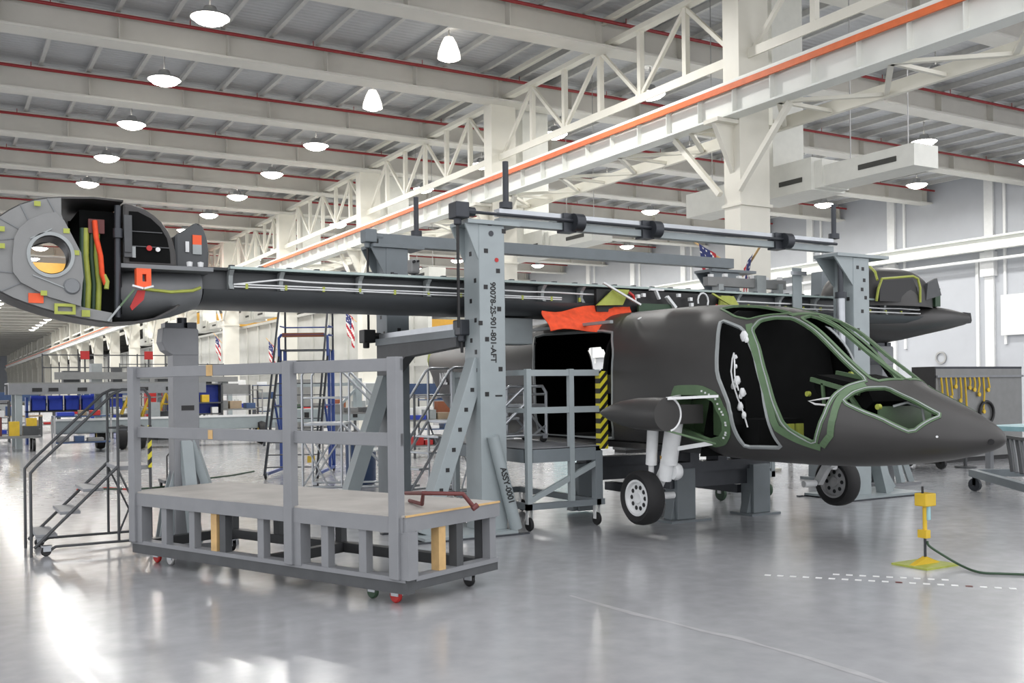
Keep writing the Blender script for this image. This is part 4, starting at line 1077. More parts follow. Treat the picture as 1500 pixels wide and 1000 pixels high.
def tall_ladder(label, loc, rz, w, n, m):
    t = thing('rolling_ladder', label, 'ladder', loc, rz)
    rise = .25; run = .14; H_ = rise * n; xl = run * n
    for y in (0, w):
        MB().beam((0, y, .08), (xl, y, H_), .07, .04, (0, 1, 0)).build('stringer', 'steel_dark', t, local=True)
        MB().tube([(.0, y, .7), (xl - .05, y, H_ + .9), (xl + .1, y, H_ + 1.0), (xl + .5, y, H_ + 1.0), (xl + .55, y, H_ + .9), (xl + .55, y, H_)], .024, 8).build('handrail', 'steel_dark', t, smooth=60, local=True)
        MB().beam((xl + .5, y, .05), (xl + .5, y, H_), .07, .07).beam((xl * .1, y, .1), (xl + .5, y, .1), .06, .06).beam((xl + .02, y, H_), (xl + .02, y, .1), .06, .06).build('leg', m, t, local=True)
        MB().beam((xl + .5, y, .12), (xl * .6, y, H_ * .6), .04, .04).beam((xl + .5, y, H_ * .55), (xl * .58, y, H_ * .55), .035, .035).build('brace', m, t, local=True)
    for k in range(1, n):
        MB().box(run * k - .03, 0, rise * k - .02, run * k + .14, w, rise * k).build('tread', 'steel_dark', t, local=True)
    MB().box(xl - .05, 0, H_ - .03, xl + .55, w, H_).build('landing', 'steel_dark', t, local=True)
    for z in (H_ + .33, H_ + .52): MB().tube([(xl + .05, 0, z), (xl + .55, 0, z), (xl + .55, w, z), (xl + .05, w, z)], .016, 6).build('guard_bar', m, t, local=True)
    MB().tube([(xl - .1, .0, H_ * .8), (xl - .1, 0, H_ + .25), (xl - .1, .06, H_ + .32), (xl - .1, w - .06, H_ + .32), (xl - .1, w, H_ + .25), (xl - .1, w, H_ * .8)], .032, 8).build('guard_hoop', m, t, smooth=60, local=True)
    MB().box(xl - .13, .08, H_ + .27, xl - .07, w - .08, H_ + .36).build('brown_pad', 'brown_pad', t, local=True)
    MB().box(run * 1.2 - .02, .06, .33, run * 1.2 - .01, .22, .47).build('yellow_label', 'yellow_paint', t, local=True)
    for x, y in ((.1, 0), (.1, w), (xl + .5, 0), (xl + .5, w)): caster(t, x, y, 'black', .06, .12)
    return t
tall_ladder('tall dark blue rolling ladder with brown padded bar, rising behind the wing', (6.87, 19.86, 0), R(60), 1.08, 11, 'blue_paint')

# blue-green bin among the stairs
t = thing('trash_drum', 'dark blue drum bin with light rim standing behind the work platform', 'bin', (7.25, 18.35, 0))
MB().lathe([(.26, 0), (.29, .05), (.3, .8), (.31, .84)], (7.25, 18.35, .0), 'z', 24).build('drum', 'blue_steel', t, smooth=40)
MB().lathe([(.33, .84), (.33, .9), (.25, .93), (.001, .95)], (7.25, 18.35, .0), 'z', 24).build('lid', 'white_paint', t, smooth=40)
MB().box(7.0, 18.02, .66, 7.25, 18.06, .78).build('label_plate', 'black', t)

# ================================================================== WORKSTAND BY THE CABIN DOOR
t = thing('workstand', 'blue-grey steel workstand with guard rail in front of the cabin doorway', 'workstand', (6.42, 10.8, 0))
x0, x1, y0, y1 = 6.52, 7.66, 10.82, 12.9
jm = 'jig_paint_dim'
MB().box(x0, y0, .88, x1, y0 + .08, 1.06).box(x0, y1 - .08, .88, x1, y1, 1.06).box(x0, y0, .88, x0 + .08, y1, 1.06).box(x1 - .08, y0, .88, x1, y1, 1.06).build('deck_frame', jm, t)
MB().box(x0, y0, 1.05, x1, y1, 1.07).build('deck_plate', 'grey_paint', t)
MB().box(x0, y0, .28, x1 + .06, y0 + .07, .36).box(x0, y1 - .07, .28, x1, y1, .36).box(x0, y0, .28, x0 + .07, y1, .36).box(x1 - .07, y0, .28, x1, y1, .36).build('base_frame', jm, t)
MB().beam((x0 + .05, y0 + .02, .4), (x1 - .02, y0 + .02, .86), .05, .07).build('diagonal_brace', 'jig_paint', t)
for x, y in ((x0 + .03, y0 + .02), (x0 + .68, y0 + .02), (x0 + .03, y1 - .05), (x0 + .68, y1 - .05)):
    MB().box(x - .035, y - .035, .36, x + .035, y + .035, 2.08).build('upright', 'jig_paint', t)
MB().box(x1 - .09, y0 - .01, .36, x1 + .02, y0 + .09, 1.0).build('corner_leg', jm, t)
for z in (2.03, 1.55):
    MB().box(x0, y0 - .005, z - .04, x1, y0 + .045, z + .04).build('guard_rail', 'jig_paint', t)
MB().box(x0, y0, 2.0, x0 + .05, y1, 2.07).box(x0, y0, 1.52, x0 + .05, y1, 1.58).build('guard_rail', 'jig_paint', t)
MB().box(x1 - .02, y0 - .03, 1.02, x1 + .10, y0 + .08, 2.05).build('hazard_pad', 'hazard', t)
for x, y in ((x0 + .08, y0 + .1), (x1 - .02, y0 + .08), (x0 + .08, y1 - .1), (x1 - .05, y1 - .1)):
    c = MB().lathe([(.001, -.022), (.08, -.022), (.09, 0), (.08, .022), (.001, .022)], (x, y, .09), 'x', 18).build('caster', 'rubber', t, smooth=40)
    MB().box(x - .04, y - .03, .09, x - .03, y + .03, .28).box(x + .03, y - .03, .09, x + .04, y + .03, .28).build('fork', 'white_paint', c)

# ================================================================== CRADLE UNDER THE FUSELAGE
t = thing('fuselage_cradle', 'dark blue-grey steel cradle with square posts under the fuselage belly', 'cradle', (9.4, 10.7, 0))
for x, y in ((8.84, 10.62), (10.16, 10.55), (8.3, 12.2), (9.9, 12.3)):
    MB().box(x - .16, y - .13, .03, x + .16, y + .13, .72).prism([(x - .16, .35), (x - .16, .03), (x - .24, .03)], y - .08, y + .08, 'xz').build('post', 'jig_paint_dim', t, bevel=.01)
MB().box(8.6, 10.55, .45, 10.3, 10.7, .68).box(8.2, 12.15, .45, 10.0, 12.3, .68).each('cross_beam', 'steel_dark', t)
MB().box(8.45, 10.5, .66, 10.4, 10.75, .8).box(8.3, 12.1, .66, 10.0, 12.35, .8).each('saddle_beam', 'steel_dark', t)
for x in (8.6, 9.0, 9.5, 9.95): MB().box(x - .08, 10.5, .8, x + .08, 10.75, .97).build('saddle_block', 'steel_dark', t)
MB().box(8.7, 10.7, .3, 8.85, 12.2, .42).box(9.95, 10.7, .3, 10.1, 12.3, .42).each('side_beam', 'steel_dark', t)
MB().box(8.5, 10.4, 0, 9.2, 10.85, .03).box(9.9, 10.35, 0, 10.45, 10.8, .03).each('base_plate', 'jig_paint_dim', t)

t = thing('wheeled_dolly', 'grey wheeled frame standing between the nose wheel and the big jig tower base', 'dolly', (11.3, 12.2, 0))
MB().box(10.7, 12.0, .32, 12.0, 12.08, .42).box(10.7, 12.9, .32, 12.0, 12.98, .42).box(10.7, 12.0, .32, 10.78, 12.98, .42).box(11.92, 12.0, .32, 12.0, 12.98, .42).build('base_frame', 'jig_paint', t)
for x in (10.74, 11.96):
    MB().box(x - .04, 12.0, .42, x + .04, 12.08, 1.0).box(x - .04, 12.9, .42, x + .04, 12.98, 1.0).build('upright', 'jig_paint', t)
MB().beam((10.74, 12.04, .95), (11.96, 12.04, .5), .05, .1).build('diagonal_brace', 'jig_paint', t)
MB().box(10.7, 12.0, .95, 12.0, 12.98, 1.02).build('top', 'grey_paint', t)
for x, y in ((11.85, 12.04), (10.85, 12.04), (11.85, 12.94), (10.85, 12.94)):
    c = MB().lathe([(.001, -.025), (.11, -.025), (.12, 0), (.11, .025), (.001, .025)], (x, y, .12), 'x', 18).build('caster', 'green_dark', t, smooth=40)
    MB().box(x - .04, y - .04, .12, x + .04, y + .04, .32).build('fork', 'lamp_metal', c)

# ================================================================== THINGS ON THE OPEN FLOOR
t = thing('utility_post', 'short yellow utility post on a flat yellow foot, near the nose', 'post', (8.66, 6.6, 0))
MB().box(8.42, 6.4, 0, 8.92, 6.82, .018).build('foot_plate', 'primer_yellow', t)
MB().prism([(8.45, .018), (8.85, .018), (8.66, .09)], 6.57, 6.63, 'xz').build('gusset', 'yellow_paint', t)
MB().cyl((8.66, 6.6, .01), (8.66, 6.6, .62), .014, 10).build('rod', 'steel_dark', t)
MB().cyl((8.66, 6.6, .36), (8.66, 6.6, .62), .022, 10).box(8.61, 6.55, .28, 8.68, 6.65, .36).build('grip', 'yellow_paint', t)
MB().box(8.59, 6.53, .60, 8.75, 6.67, .73).build('outlet_box', 'yellow_paint', t, bevel=.01)
MB().cyl((8.63, 6.6, .73), (8.63, 6.6, .80), .012, 8).build('tip', 'black', t)
MB().box(8.66, 6.56, .46, 8.70, 6.60, .6).build('valve', 'cyan_tint', t)
hp = [Vector((8.67, 6.58, .24)), at(1362, 800, .2), at(1385, 815, .1), at(1410, 829, .03), at(1435, 838, .014), at(1470, 840, .014), at(1510, 842, .014), at(1580, 850, .014)]
fine = []
for i in range(len(hp) - 1):
    a, b_, c_, d_ = hp[max(i - 1, 0)], hp[i], hp[i + 1], hp[min(i + 2, len(hp) - 1)]
    for k in range(6):
        u = k / 6; fine.append(.5 * ((2 * b_) + (c_ - a) * u + (2 * a - 5 * b_ + 4 * c_ - d_) * u * u + (3 * b_ - a - 3 * c_ + d_) * u ** 3))
fine.append(hp[-1])
tag(MB().tube(fine, .012, 8).build('air_hose', 'green_dark', smooth=60), 'thin dark hose trailing over the floor from the yellow post', 'hose')
# dashed tape on the floor
p0, p1 = at(1120, 842, 0), at(1500, 863, 0)
q0, q1 = at(1220, 841, 0), at(1400, 850, 0)
t = thing('floor_tape', 'white dashed marking tape stuck on the floor in front of the nose', 'tape', tuple(p0))
for a, b_, n in ((p0, p1, 19), (q0, q1, 9)):
    u = (b_ - a)
    for k in range(n):
        s0, s1 = a + u * (k / n), a + u * ((k + .5) / n)
        m_ = MB(); n_ = Vector((0, 0, 1)).cross(u).normalized() * .03
        m_._add([s0 - n_ + ZU * .001, s1 - n_ + ZU * .001, s1 + n_ + ZU * .001, s0 + n_ + ZU * .001, s0 - n_ + ZU * .003, s1 - n_ + ZU * .003, s1 + n_ + ZU * .003, s0 + n_ + ZU * .003], [(3, 2, 1, 0), (4, 5, 6, 7), (0, 1, 5, 4), (1, 2, 6, 5), (2, 3, 7, 6), (3, 0, 4, 7)])
        m_.build('tape_dash', 'white_paint' if k % 5 or k < 10 else 'red_dark', t)
pts = [at(*p, 0) for p in ((835, 872), (880, 885), (930, 899), (985, 912), (1030, 924), (1080, 934), (1120, 946), (1180, 962), (1250, 984), (1310, 1004))]
m_ = MB(); rows = []
for i, p in enumerate(pts):
    u = (pts[min(i + 1, len(pts) - 1)] - pts[max(i - 1, 0)]).normalized(); n_ = Vector((-u.y, u.x, 0)) * (.016 + .012 * ((i * 7) % 3))
    rows.append([p - n_ + ZU * .0012, p + n_ + ZU * .0012])
m_.sheet(rows); struct('floor_line', m_, 'floor_scuff')
# air line on the floor behind the nacelle stand
hp = [at(372, 690, .01), at(340, 696, .01), at(290, 702, .01), at(250, 712, .01), at(205, 716, .01), at(120, 716, .01)]
tag(MB().tube(hp, .02, 8).build('air_hose', 'green_dark', smooth=60), 'dark hose lying on the floor behind the grey nacelle stand', 'hose')
hp = [at(112, 717, .01), at(160, 714, .01), at(200, 718, .01)]
tag(MB().tube(hp, .016, 8).build('air_hose', 'red_paint', smooth=60), 'red hose on the floor behind the slim rolling stair', 'hose')
t = thing('hand_truck', 'slim dark hoop handle of a cart behind the platform, left of the nacelle stand', 'cart', tuple(at(245, 705, 0)))
g = at(245, 716, 0)
MB().tube([g + Vector((0, 0, .1)), g + Vector((0, 0, .62)), g + Vector((.05, 0, .68)), g + Vector((.5, -.0, .68)), g + Vector((.55, 0, .62)), g + Vector((.55, 0, .1))], .014, 8).build('handle', 'black', t, smooth=60)
MB().box(g.x - .05, g.y, .1, g.x + .6, g.y + .6, .16).build('bed', 'grey_dark', t)
for x, y in ((0, 0), (.55, 0), (0, .6), (.55, .6)): MB().cyl((g.x + x - .02, g.y + y, .06), (g.x + x + .02, g.y + y, .06), .06, 12).build('caster', 'black', t)
# ================================================================== BACKGROUND, LEFT
def bench(name, label, cat, x, y, lx, ly, h, m, mt, items=True, shelf=True, group=None, rz=0):
    t = thing(name, label, cat, (x, y, 0), rz, group)
    MB().box(0, 0, h - .06, lx, ly, h).build('table_top', mt, t, local=True)
    for a, b in ((.05, .05), (lx - .05, .05), (.05, ly - .05), (lx - .05, ly - .05)):
        MB().box(a - .04, b - .04, 0, a + .04, b + .04, h - .06).build('leg', m, t, local=True)
    if shelf: MB().box(.05, .05, h * .3, lx - .05, ly - .05, h * .3 + .04).build('shelf', m, t, local=True)
    return t
def crate(x, y, z, s, m, label, cat='crate', name='crate', group=None):
    b = MB().box(x, y, z, x + s[0], y + s[1], z + s[2])
    return tag(b.build(name, m, bevel=.01), label, cat, group)

# wing fixture: long low frame on posts
t = thing('wing_fixture', 'long pale grey wing fixture with guard rails on the far left shop floor', 'fixture', (2.5, 37, 0))
MB().box(2.2, 36.8, 1.8, 8.6, 37.2, 2.15).build('main_beam', 'grey_paint', t)
MB().box(2.2, 38.6, 1.8, 8.6, 39.0, 2.1).build('main_beam', 'grey_paint', t)
MB().box(3.6, 36.9, 2.3, 8.6, 37.05, 2.55).build('upper_rail', 'nacelle_grey', t)
for x in (2.5, 5.2, 8.2):
    MB().box(x - .1, 36.85, 0, x + .1, 37.15, 1.8).build('post', 'jig_paint', t)
    MB().box(x - .1, 38.65, 0, x + .1, 38.95, 1.8).build('post', 'jig_paint', t)
MB().box(2.2, 36.8, 2.15, 8.6, 39.0, 2.2).build('deck_plate', 'nacelle_grey', t)
for x in (3.4, 4.6, 5.6, 6.6, 7.6, 8.4):
    MB().beam((x, 38.9, 2.2), (x, 38.9, 3.25), .04, .04).build('rail_post', 'grey_dark', t)
for z in (2.75, 3.2): MB().beam((3.4, 38.9, z), (8.4, 38.9, z), .04, .04).build('guard_rail', 'grey_dark', t)
for i, (x, w_, h_) in enumerate(((3.9, .5, .4), (4.8, .35, .65), (5.5, .3, .5), (6.1, .6, .3), (7.0, .4, .5), (7.7, .5, .35))):
    MB().box(x, 37.2, 2.2, x + w_, 37.8, 2.2 + h_).build('clamp_block', 'rib_grey' if i % 2 else 'grey_dark', t)
for x in (2.9, 3.4, 4.3, 6.3, 7.2): MB().box(x, 36.78, 1.9, x + .3, 36.82, 2.02).build('slot', 'black', t)
wf = t
# blue bins on a rack behind
t = thing('bin_rack', 'grey rack holding a row of blue bins at far left', 'rack', (3.0, 39.8, 0))
MB().box(2.9, 39.6, 1.15, 5.6, 40.1, 1.2).build('shelf', 'grey_dark', t)
for x in (2.95, 5.5): MB().box(x - .04, 39.6, 0, x + .04, 40.1, 1.7).build('upright', 'blue_paint', t)
for k in range(4):
    x = 3.08 + .56 * k
    b = MB().box(x, 39.62, 1.2, x + .5, 39.65, 1.62).box(x, 40.0, 1.2, x + .5, 40.03, 1.75).box(x, 39.62, 1.2, x + .03, 40.03, 1.75).box(x + .47, 39.62, 1.2, x + .5, 40.03, 1.75).box(x, 39.62, 1.2, x + .5, 40.03, 1.23)
    tag(b.build('storage_bin', 'blue_bin'), 'open blue storage bin, %s from the left on the far rack' % ORD[k], 'bin', 'blue bins on the far left rack')
wf2 = copy_tree(wf, (7.0, 49.5, 0), 0, 'second long grey fixture with guard rails, farther back behind the first', None)
# grey box cart with big tyres
t = thing('wing_cart', 'long pale grey box trailer with big dark tyres on the far left floor', 'trailer', (4.0, 34.5, 0))
MB().box(3.3, 34.0, .55, 11.0, 35.2, 1.0).build('bed', 'jig_paint', t, bevel=.03)
MB().box(3.3, 33.97, .96, 11.0, 34.02, 1.03).build('edge_rail', 'white_paint', t)
for x, y in ((4.7, 34.6), (5.25, 33.9), (5.8, 33.8), (9.8, 34.0)):
    wt = MB().lathe([(.2, -.12), (.36, -.12), (.4, 0), (.36, .12), (.2, .12)], (x, y, .4), 'x', 22, cap=False).build('tyre', 'rubber', t, smooth=40)
    MB().cyl((x - .1, y, .4), (x + .1, y, .4), .21, 16).build('hub', 'yellow_paint', wt)
MB().box(6.2, 34.2, 1.03, 6.5, 34.5, 1.5).box(7.0, 34.3, 1.03, 7.15, 34.5, 1.4).each('clamp_block', 'rib_grey', t)
# low cart with casters at the frame edge
t = thing('parts_cart', 'low grey parts cart with yellow and dark parts at the far left edge', 'cart', (1.6, 35, 0))
MB().box(1.2, 35.0, .42, 3.0, 36.2, .5).build('bed', 'nacelle_grey', t)
MB().box(1.3, 35.2, .5, 1.9, 35.8, 1.1).build('dark_part', 'red_dark', t); MB().box(2.1, 35.2, .5, 2.4, 35.6, .95).build('yellow_part', 'yellow_paint', t)
MB().box(2.5, 35.2, .5, 2.95, 35.8, .8).build('dark_part', 'grey_dark', t); MB().box(2.6, 35.2, .8, 2.9, 35.6, 1.05).build('yellow_part', 'yellow_paint', t)
for x, y in ((1.4, 35.1), (2.8, 35.1), (1.4, 36.1), (2.8, 36.1)): MB().cyl((x - .04, y, .2), (x + .04, y, .2), .2, 16).build('caster', 'black', t)
# yellow A-frame steps
for i, x in enumerate((6.2, 6.9, 7.5)):
    t = thing('step_stool', 'yellow A-frame steps, %s of three in front of the blue bins' % ['leftmost', 'middle', 'rightmost'][i], 'steps', (x, 39.9 - .2 * i, 0), group='yellow A-frame steps')
    z0 = [1.0, .9, 1.1][i]
    MB().beam((0, 0, z0), (.25, .1, z0 + .7), .07, .05).beam((.5, 0, z0), (.25, .1, z0 + .7), .07, .05).build('front_frame', 'yellow_paint', t, local=True)
    MB().beam((0, .4, z0), (.25, .1, z0 + .7), .06, .05).beam((.5, .4, z0), (.25, .1, z0 + .7), .06, .05).build('rear_frame', 'yellow_paint', t, local=True)
    MB().box(.08, 0, z0 + .25, .42, .2, z0 + .3).build('tread', 'yellow_paint', t, local=True)
    MB().box(-.05, -.05, 0, .55, .45, z0).build('plinth', 'grey_dark', t, local=True)
# blue racking with goods, seen between the platform rails
t = thing('parts_rack', 'blue-backed parts rack with yellow goods behind the nacelle stand', 'rack', (8.2, 41, 0))
MB().box(8.0, 41.4, .9, 10.2, 41.45, 2.1).build('back_panel', 'blue_bin', t)
for x in (8.0, 10.2): MB().box(x - .04, 40.9, 0, x + .04, 41.4, 2.2).build('upright', 'grey_dark', t)
for z in (.9, 1.35, 2.1): MB().box(8.0, 40.9, z, 10.2, 41.4, z + .05).build('shelf', 'grey_dark', t)
for i, (x, m, s) in enumerate(((8.3, 'white_paint', .22), (8.8, 'nacelle_grey', .4), (9.4, 'yellow_paint', .3), (9.8, 'white_paint', .25))):
    crate(x, 40.95, .95 if i != 2 else 1.4, (s, .3, s), m, ['small white box, left on the blue-backed rack', 'grey box in the middle of the blue-backed rack', 'yellow box, highest on the blue-backed rack', 'small white box, right on the blue-backed rack'][i])
# pale blue-grey test fixture
t = thing('holding_fixture', 'pale blue-grey holding fixture with horizontal bar, seen through the platform rails', 'fixture', (11, 33, 0))
MB().box(9.2, 30.0, .85, 13.0, 30.9, 1.25).build('bed', 'jig_paint', t)
MB().box(9.3, 30.2, 1.25, 9.75, 30.6, 2.1).build('head', 'jig_paint', t, bevel=.02)
MB().beam((9.6, 30.4, 1.98), (12.0, 30.4, 2.02), .12, .1).build('bar', 'jig_paint', t)
MB().box(11.8, 30.2, 1.25, 12.0, 30.5, 2.2).build('post', 'jig_paint', t)
MB().beam((11.2, 30.35, 1.25), (11.9, 30.35, 1.9), .08, .08).build('diagonal_brace', 'jig_paint', t)
for x in (9.4, 11.2, 12.8): MB().box(x - .08, 30.1, 0, x + .08, 30.8, .85).build('leg', 'grey_paint', t)
for x in (10.0, 11.6): MB().box(x, 29.98, .95, x + .15, 30.0, 1.15).build('slot', 'black', t)
# benches and racks further back, both sides of the aisle
rnd = random.Random(3)
MATS = ['nacelle_grey', 'grey_dark', 'white_paint', 'blue_steel', 'red_paint', 'bench_top', 'rib_grey', 'green_dark', 'yellow_paint', 'brown_pad']
CN = {'nacelle_grey': 'grey', 'grey_dark': 'dark grey', 'white_paint': 'white', 'blue_steel': 'slate blue', 'red_paint': 'red', 'bench_top': 'tan', 'rib_grey': 'pale grey', 'green_dark': 'dark green', 'yellow_paint': 'yellow', 'brown_pad': 'brown', 'blue_bin': 'bright blue'}
spots = [(1.5, 47, 2.6, 'leftmost, beyond the blue bins'), (4.8, 47.8, 3.0, 'beyond the wing fixture'), (9.6, 41.6, 2.2, 'behind the pale holding fixture'), (12.4, 38.5, 2.4, 'left of the blue ladder'), (12.2, 27.5, 2.0, 'behind the blue ladder'), (13.0, 33.5, 1.8, 'beside the third column'), (16.6, 30.5, 3.0, 'in the aisle behind the jig'), (17.5, 25.0, 3.0, 'behind the lettered jig tower'), (6.5, 55, 3.2, 'far down the hall'), (2.5, 58, 3.2, 'farthest down the hall at left')]
for i, (x, y, lx, where) in enumerate(spots):
    h = rnd.choice([.9, 1.0, 1.1]); hi = i % 2 == 0
    t = bench('workbench', 'grey workbench %s' % where, 'workbench', x, y, lx, .9, h, 'grey_dark', 'nacelle_grey' if i % 3 else 'bench_top', group='workbenches on the shop floor')
    if hi:
        for a in (.05, lx - .05): MB().box(a - .03, .82, h, a + .03, .88, h + 1.0).build('upright', 'grey_dark', t, local=True)
        MB().box(.0, .6, h + .55, lx, .88, h + .59).build('upper_shelf', 'grey_paint', t, local=True)
        MB().box(0, .86, h + .6, lx, .88, h + 1.0).build('back_panel', 'blue_steel' if i % 4 == 0 else 'nacelle_grey', t, local=True)
    xx = x + .1; j = 0
    while xx < x + lx - .4 and j < 6:
        m = rnd.choice(MATS); s = (rnd.uniform(.2, .5), rnd.uniform(.25, .5), rnd.uniform(.15, .45))
        crate(xx, y + .1, h, s, m, '%s box, %s from left on the bench %s' % (CN[m], ORD[j], where), 'box', 'parts_box', 'boxes on the workbenches')
        xx += s[0] + rnd.uniform(.05, .25); j += 1
# open tube racks and low carts that crowd the left background
def tube_rack(label, x, y, w_, d_, h_, nz, m='grey_dark', mt='nacelle_grey'):
    t = thing('tube_rack', label, 'rack', (x, y, 0), 0, 'open racks on the shop floor')
    for a in (0, w_):
        for b_ in (0, d_): MB().box(a - .025, b_ - .025, .0, a + .025, b_ + .025, h_).build('upright', m, t, local=True)
    for k in range(nz):
        z = .3 + (h_ - .35) * k / max(1, nz - 1)
        MB().box(-.02, -.02, z, w_ + .02, d_ + .02, z + .04).build('shelf', mt, t, local=True)
    return [.34 + (h_ - .35) * k / max(1, nz - 1) for k in range(nz)]
racks = [(3.2, 33.0, 1.6, .7, 1.15, 2, 'left of the pale trailer'), (6.2, 42.2, 2.2, .8, 2.3, 4, 'by the yellow steps'), (10.4, 43.5, 2.2, .8, 1.9, 3, 'behind the pale holding fixture'), (12.6, 44.2, 1.5, .8, 2.1, 4, 'by the fifth column'), (9.6, 26.5, 1.8, .7, 1.2, 2, 'left of the ladder'), (11.0, 24.0, 1.8, .7, 1.7, 3, 'behind the blue ladder'), (13.0, 23.5, 1.6, .8, 1.9, 3, 'behind the aluminium stairs'), (.9, 41.5, 1.6, .8, 1.6, 3, 'at the far left edge'), (4.0, 52.5, 2.4, .8, 2.2, 3, 'far behind the blue bins'), (15.9, 33.5, 1.8, .8, 2.0, 4, 'in the right aisle')]
for i, (x, y, w_, d_, h_, nz, where) in enumerate(racks):
    zs = tube_rack('open grey tube rack %s' % where, x, y, w_, d_, h_, nz, 'grey_dark' if i % 2 else 'lamp_metal', 'nacelle_grey' if i % 3 else 'blue_steel')
    n = 0
    for z in zs:
        xx = x + .08
        while xx < x + w_ - .35 and n < 8:
            m = rnd.choice(MATS[:7] + ['blue_bin', 'rib_grey', 'white_paint']); s = (rnd.uniform(.18, .5), rnd.uniform(.25, .5), rnd.uniform(.1, .28))
            crate(xx, y + .08, z, s, m, '%s box, %s from lower left on the rack %s' % (CN[m], ORD[n], where), 'box', 'parts_box', 'boxes on the open racks')
            xx += s[0] + rnd.uniform(.03, .2); n += 1
# tall lockers and partitions further back
for i, (x, y, w_, h_, m, lab) in enumerate(((13.0, 41.5, 1.2, 2.3, 'nacelle_grey', 'tall grey locker against a steel column left of the blue ladder'), (13.2, 52, 1.0, 2.4, 'white_paint', 'tall white locker far along the column row'), (9.4, 53, 1.6, 1.9, 'red_paint', 'red tool chest far down the hall'), (6.4, 50, 1.4, 2.0, 'blue_bin', 'bright blue cabinet far down the hall'), (16.4, 22.0, 1.4, 2.1, 'grey_dark', 'dark cabinet behind the rear jig tower'), (18.6, 28.5, 1.6, 2.2, 'cyan_tint', 'pale green cabinet behind the aluminium stairs'))):
    t = thing('storage_cabinet', lab, 'cabinet', (x, y, 0))
    MB().box(0, 0, .08, w_, .6, h_).build('body', m, t, local=True, bevel=.01)
    for a, b in ((.03, w_ / 2 - .01), (w_ / 2 + .01, w_ - .03)):
        d_ = MB().box(a, -.02, .12, b, 0, h_ - .04).build('door', m, t, local=True)
        MB().box((b - .1) if a < w_ / 2 - .1 else a + .06, -.04, h_ * .45, (b - .07) if a < w_ / 2 - .1 else a + .09, -.02, h_ * .58).build('handle', 'alu', d_, local=True)
    MB().box(.04, .04, 0, w_ - .04, .56, .08).build('plinth', 'black', t, local=True)
# red safety flags on the wing fixture
for i, (px, py) in enumerate(((119, 526), (195, 532))):
    t = thing('signal_box', 'small red box on a post, %s above the wing fixture' % ['left one', 'right one'][i], 'signal', (4.8 + 2.2 * i, 38.9, 2.2), group='red signal boxes')
    MB().box(-.15, -.05, .85, .15, .05, 1.15).build('box', 'red_paint', t, local=True)
    MB().cyl((0, 0, 0), (0, 0, .85), .03, 8).build('post', 'grey_dark', t, local=True)
# columns' white service boxes along the row
for i, y in enumerate((36.7, 47.3, 57.9, 26.1)):
    t = thing('service_panel', 'white electrical panel on the front of the %s column' % ['fourth steel', 'fifth steel', 'sixth steel', 'third steel'][i], 'panel', (CX - .1, y - .31, 1.2), group='electrical panels on the columns')
    MB().box(-.3, .15, 0, .3, .34, .9).build('box', 'white_paint', t, local=True); MB().box(-.27, .13, .03, .27, .15, .87).build('door', 'rib_grey', t, local=True)

# ================================================================== BACKGROUND, RIGHT
t = thing('tool_cabinet', 'big dark grey cabinet behind the nose with yellow straps hung on it', 'cabinet', (22, 18.3, 0))
gx, gy = 19.6, 14.6
MB().box(gx, gy, .1, gx + 3.2, gy + .62, 2.15).build('body', 'nacelle_grey', t, bevel=.01)
MB().box(gx - .03, gy + .0, .1, gx, gy + .62, 2.2).build('side_panel', 'black', t)
MB().box(gx, gy, 2.15, gx + 3.2, gy + .62, 2.2).build('top', 'steel_dark', t)
MB().box(gx, gy - .05, 1.95, gx + 3.2, gy, 2.0).build('hook_rail', 'grey_paint', t)
MB().box(gx + .04, gy + .04, 0, gx + 3.1, gy + .6, .1).build('plinth', 'black', t)
rs = random.Random(5)
for i in range(11):
    xx = gx + .12 + .17 * i; ln = rs.uniform(.15, .5) if i not in (5, 9) else .75
    b = MB().tube([(xx, gy - .04, 1.95), (xx + .02, gy - .05, 1.95 - ln * .5), (xx + rs.uniform(-.04, .06), gy - .05, 1.95 - ln)], .022, 6).lathe([(.02, -.015), (.05, -.015), (.05, .015), (.02, .015)], (xx, gy - .05, 1.9 - ln), 'y', 12)
    tag(b.build('yellow_strap', 'yellow_paint'), 'yellow strap hanging on the grey cabinet, %s from the left' % ORD[i], 'strap', 'yellow straps on the grey cabinet')
for i, (xx, zz, r_) in enumerate(((gx + .22, 1.1, .18), (gx + 1.75, 1.12, .26))):
    b = MB().tube([(xx + r_ * math.cos(a), gy - .05, zz + r_ * math.sin(a)) for a in [k * PI / 12 for k in range(24)]], .035, 8, closed=True)
    tag(b.build('cable_coil', 'black', smooth=60), 'black cable coil on the grey cabinet, %s one' % ['smaller left', 'larger right'][i], 'coil', 'cable coils')
t = bench('workbench', 'low workbench with yellow rail and red goods left of the grey cabinet', 'workbench', 17.6, 16.4, 2.6, .8, 1.0, 'grey_dark', 'bench_top')
MB().box(0, .7, 1.0, 2.6, .78, 2.05).build('back_panel', 'bench_top', t, local=True)
MB().box(0, .62, 1.95, 2.6, .7, 2.05).build('yellow_rail', 'yellow_paint', t, local=True)
for i, (x, m, s, lab) in enumerate(((19.0, 'red_paint', (.5, .4, .5), 'red box on the bench left of the grey cabinet'), (18.4, 'blue_steel', (.45, .4, .55), 'slate blue box on the bench left of the grey cabinet'), (19.6, 'white_paint', (.3, .4, .35), 'white box on the bench left of the grey cabinet'))):
    crate(x, 16.5, 1.0, s, m, lab, 'box', 'parts_box')
t = thing('layout_table', 'pale table top with folded cloth right behind the nose tip', 'table', (17.2, 10.2, 0))
MB().box(16.2, 10.0, .98, 19.4, 11.2, 1.06).build('table_top', 'cyan_tint', t)
MB().box(16.2, 9.98, .86, 19.4, 10.0, 1.06).build('apron', 'rib_grey', t)
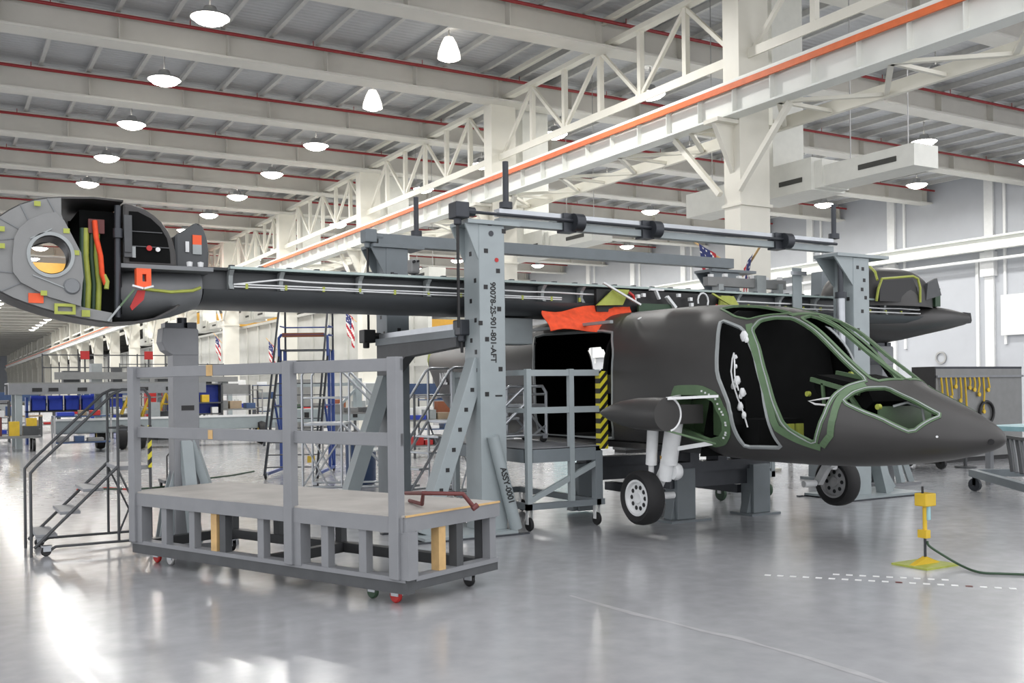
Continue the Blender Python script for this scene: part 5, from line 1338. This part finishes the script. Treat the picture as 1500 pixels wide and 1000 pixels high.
for x, y in ((16.35, 10.1), (19.2, 10.1), (16.35, 11.1), (19.2, 11.1)): MB().box(x - .05, y - .05, 0, x + .05, y + .05, .98).build('leg', 'grey_paint', t)
t = thing('rib_cart', 'flat cart on casters loaded with curved dark ribs below the nose tip', 'cart', (16.5, 9.5, 0))
ca, cb = at(1424, 692, .3), at(1560, 730, .3)
u = (cb - ca).normalized(); n_ = Vector((-u.y, u.x, 0))
MB().beam(ca, cb, .12, .12).beam(ca + n_ * 1.0, cb + n_ * 1.0, .12, .12).beam(ca, ca + n_ * 1.0, .12, .12).build('bed_frame', 'jig_paint_dim', t)
for k in range(9):
    p = ca + u * (.35 + .22 * k) + n_ * .5
    pts = [p + Vector((0, 0, .06)) + u * .10 , p + Vector((0, 0, .35)), p + Vector((0, 0, .6)) - u * .12]
    MB().tube(pts, .035, 6).build('curved_rib', 'nacelle_mid' if k % 2 else 'grey_dark', t)
MB().beam(ca + n_ * .5 + Vector((0, 0, .62)) + u * .1, ca + n_ * .5 + Vector((0, 0, .62)) + u * 2.3, .08, .05).build('rib_rail', 'grey_dark', t)
for p in (ca + u * .15, cb - u * .2, ca + u * .15 + n_, cb - u * .2 + n_): MB().cyl(p + Vector((-.03, 0, -.19)), p + Vector((.03, 0, -.19)), .11, 14).box(p.x - .03, p.y - .03, .1, p.x + .03, p.y + .03, .26).build('caster', 'steel_dark', t)
t = thing('panel_trolley', 'pale trolley on dark casters seen under the nose', 'trolley', (17, 13, 0))
gx2, gy2 = 17.2, 13.6
MB().box(gx2 - 1.4, gy2, .35, gx2 + 1.5, gy2 + 1.0, .62).build('bed', 'jig_paint', t)
MB().beam((gx2 - 1.0, gy2 - .02, .62), (gx2 - .3, gy2 - .02, .3), .06, .06).build('brace', 'rib_grey', t)
MB().box(gx2 - 1.3, gy2 + .1, .62, gx2 - .2, gy2 + .9, .8).build('panel_stack', 'rib_grey', t)
for x, y in ((gx2 - 1.2, gy2 + .08), (gx2 + 1.3, gy2 + .08), (gx2 - 1.2, gy2 + .9), (gx2 + 1.3, gy2 + .9)): MB().cyl((x - .03, y, .12), (x + .03, y, .12), .12, 14).box(x - .03, y - .03, .12, x + .03, y + .03, .36).build('caster', 'black', t)
t = thing('tool_stand', 'small dark pedestal behind the trolley below the nose', 'stand', (19.2, 13.6, 0))
MB().cyl((19.2, 13.6, .02), (19.2, 13.6, .75), .04, 10).build('post', 'grey_dark', t); MB().box(18.95, 13.4, .75, 19.45, 13.8, .82).build('top', 'black', t); MB().cyl((19.2, 13.6, 0), (19.2, 13.6, .03), .22, 18).build('base', 'grey_dark', t)
MB().box(19.1, 13.5, .82, 19.3, 13.7, 1.05).build('vise', 'black', t)
# clock-like ring on the right wall
tag(MB().lathe([(.22, 0), (.3, 0), (.3, -.05), (.22, -.05), (.22, 0)], (41.48, 30.6, 3.0), 'x', 28, cap=False).build('wall_ring', 'lamp_metal', smooth=40), 'grey ring mark on the white right-hand wall above the bench', 'ring')
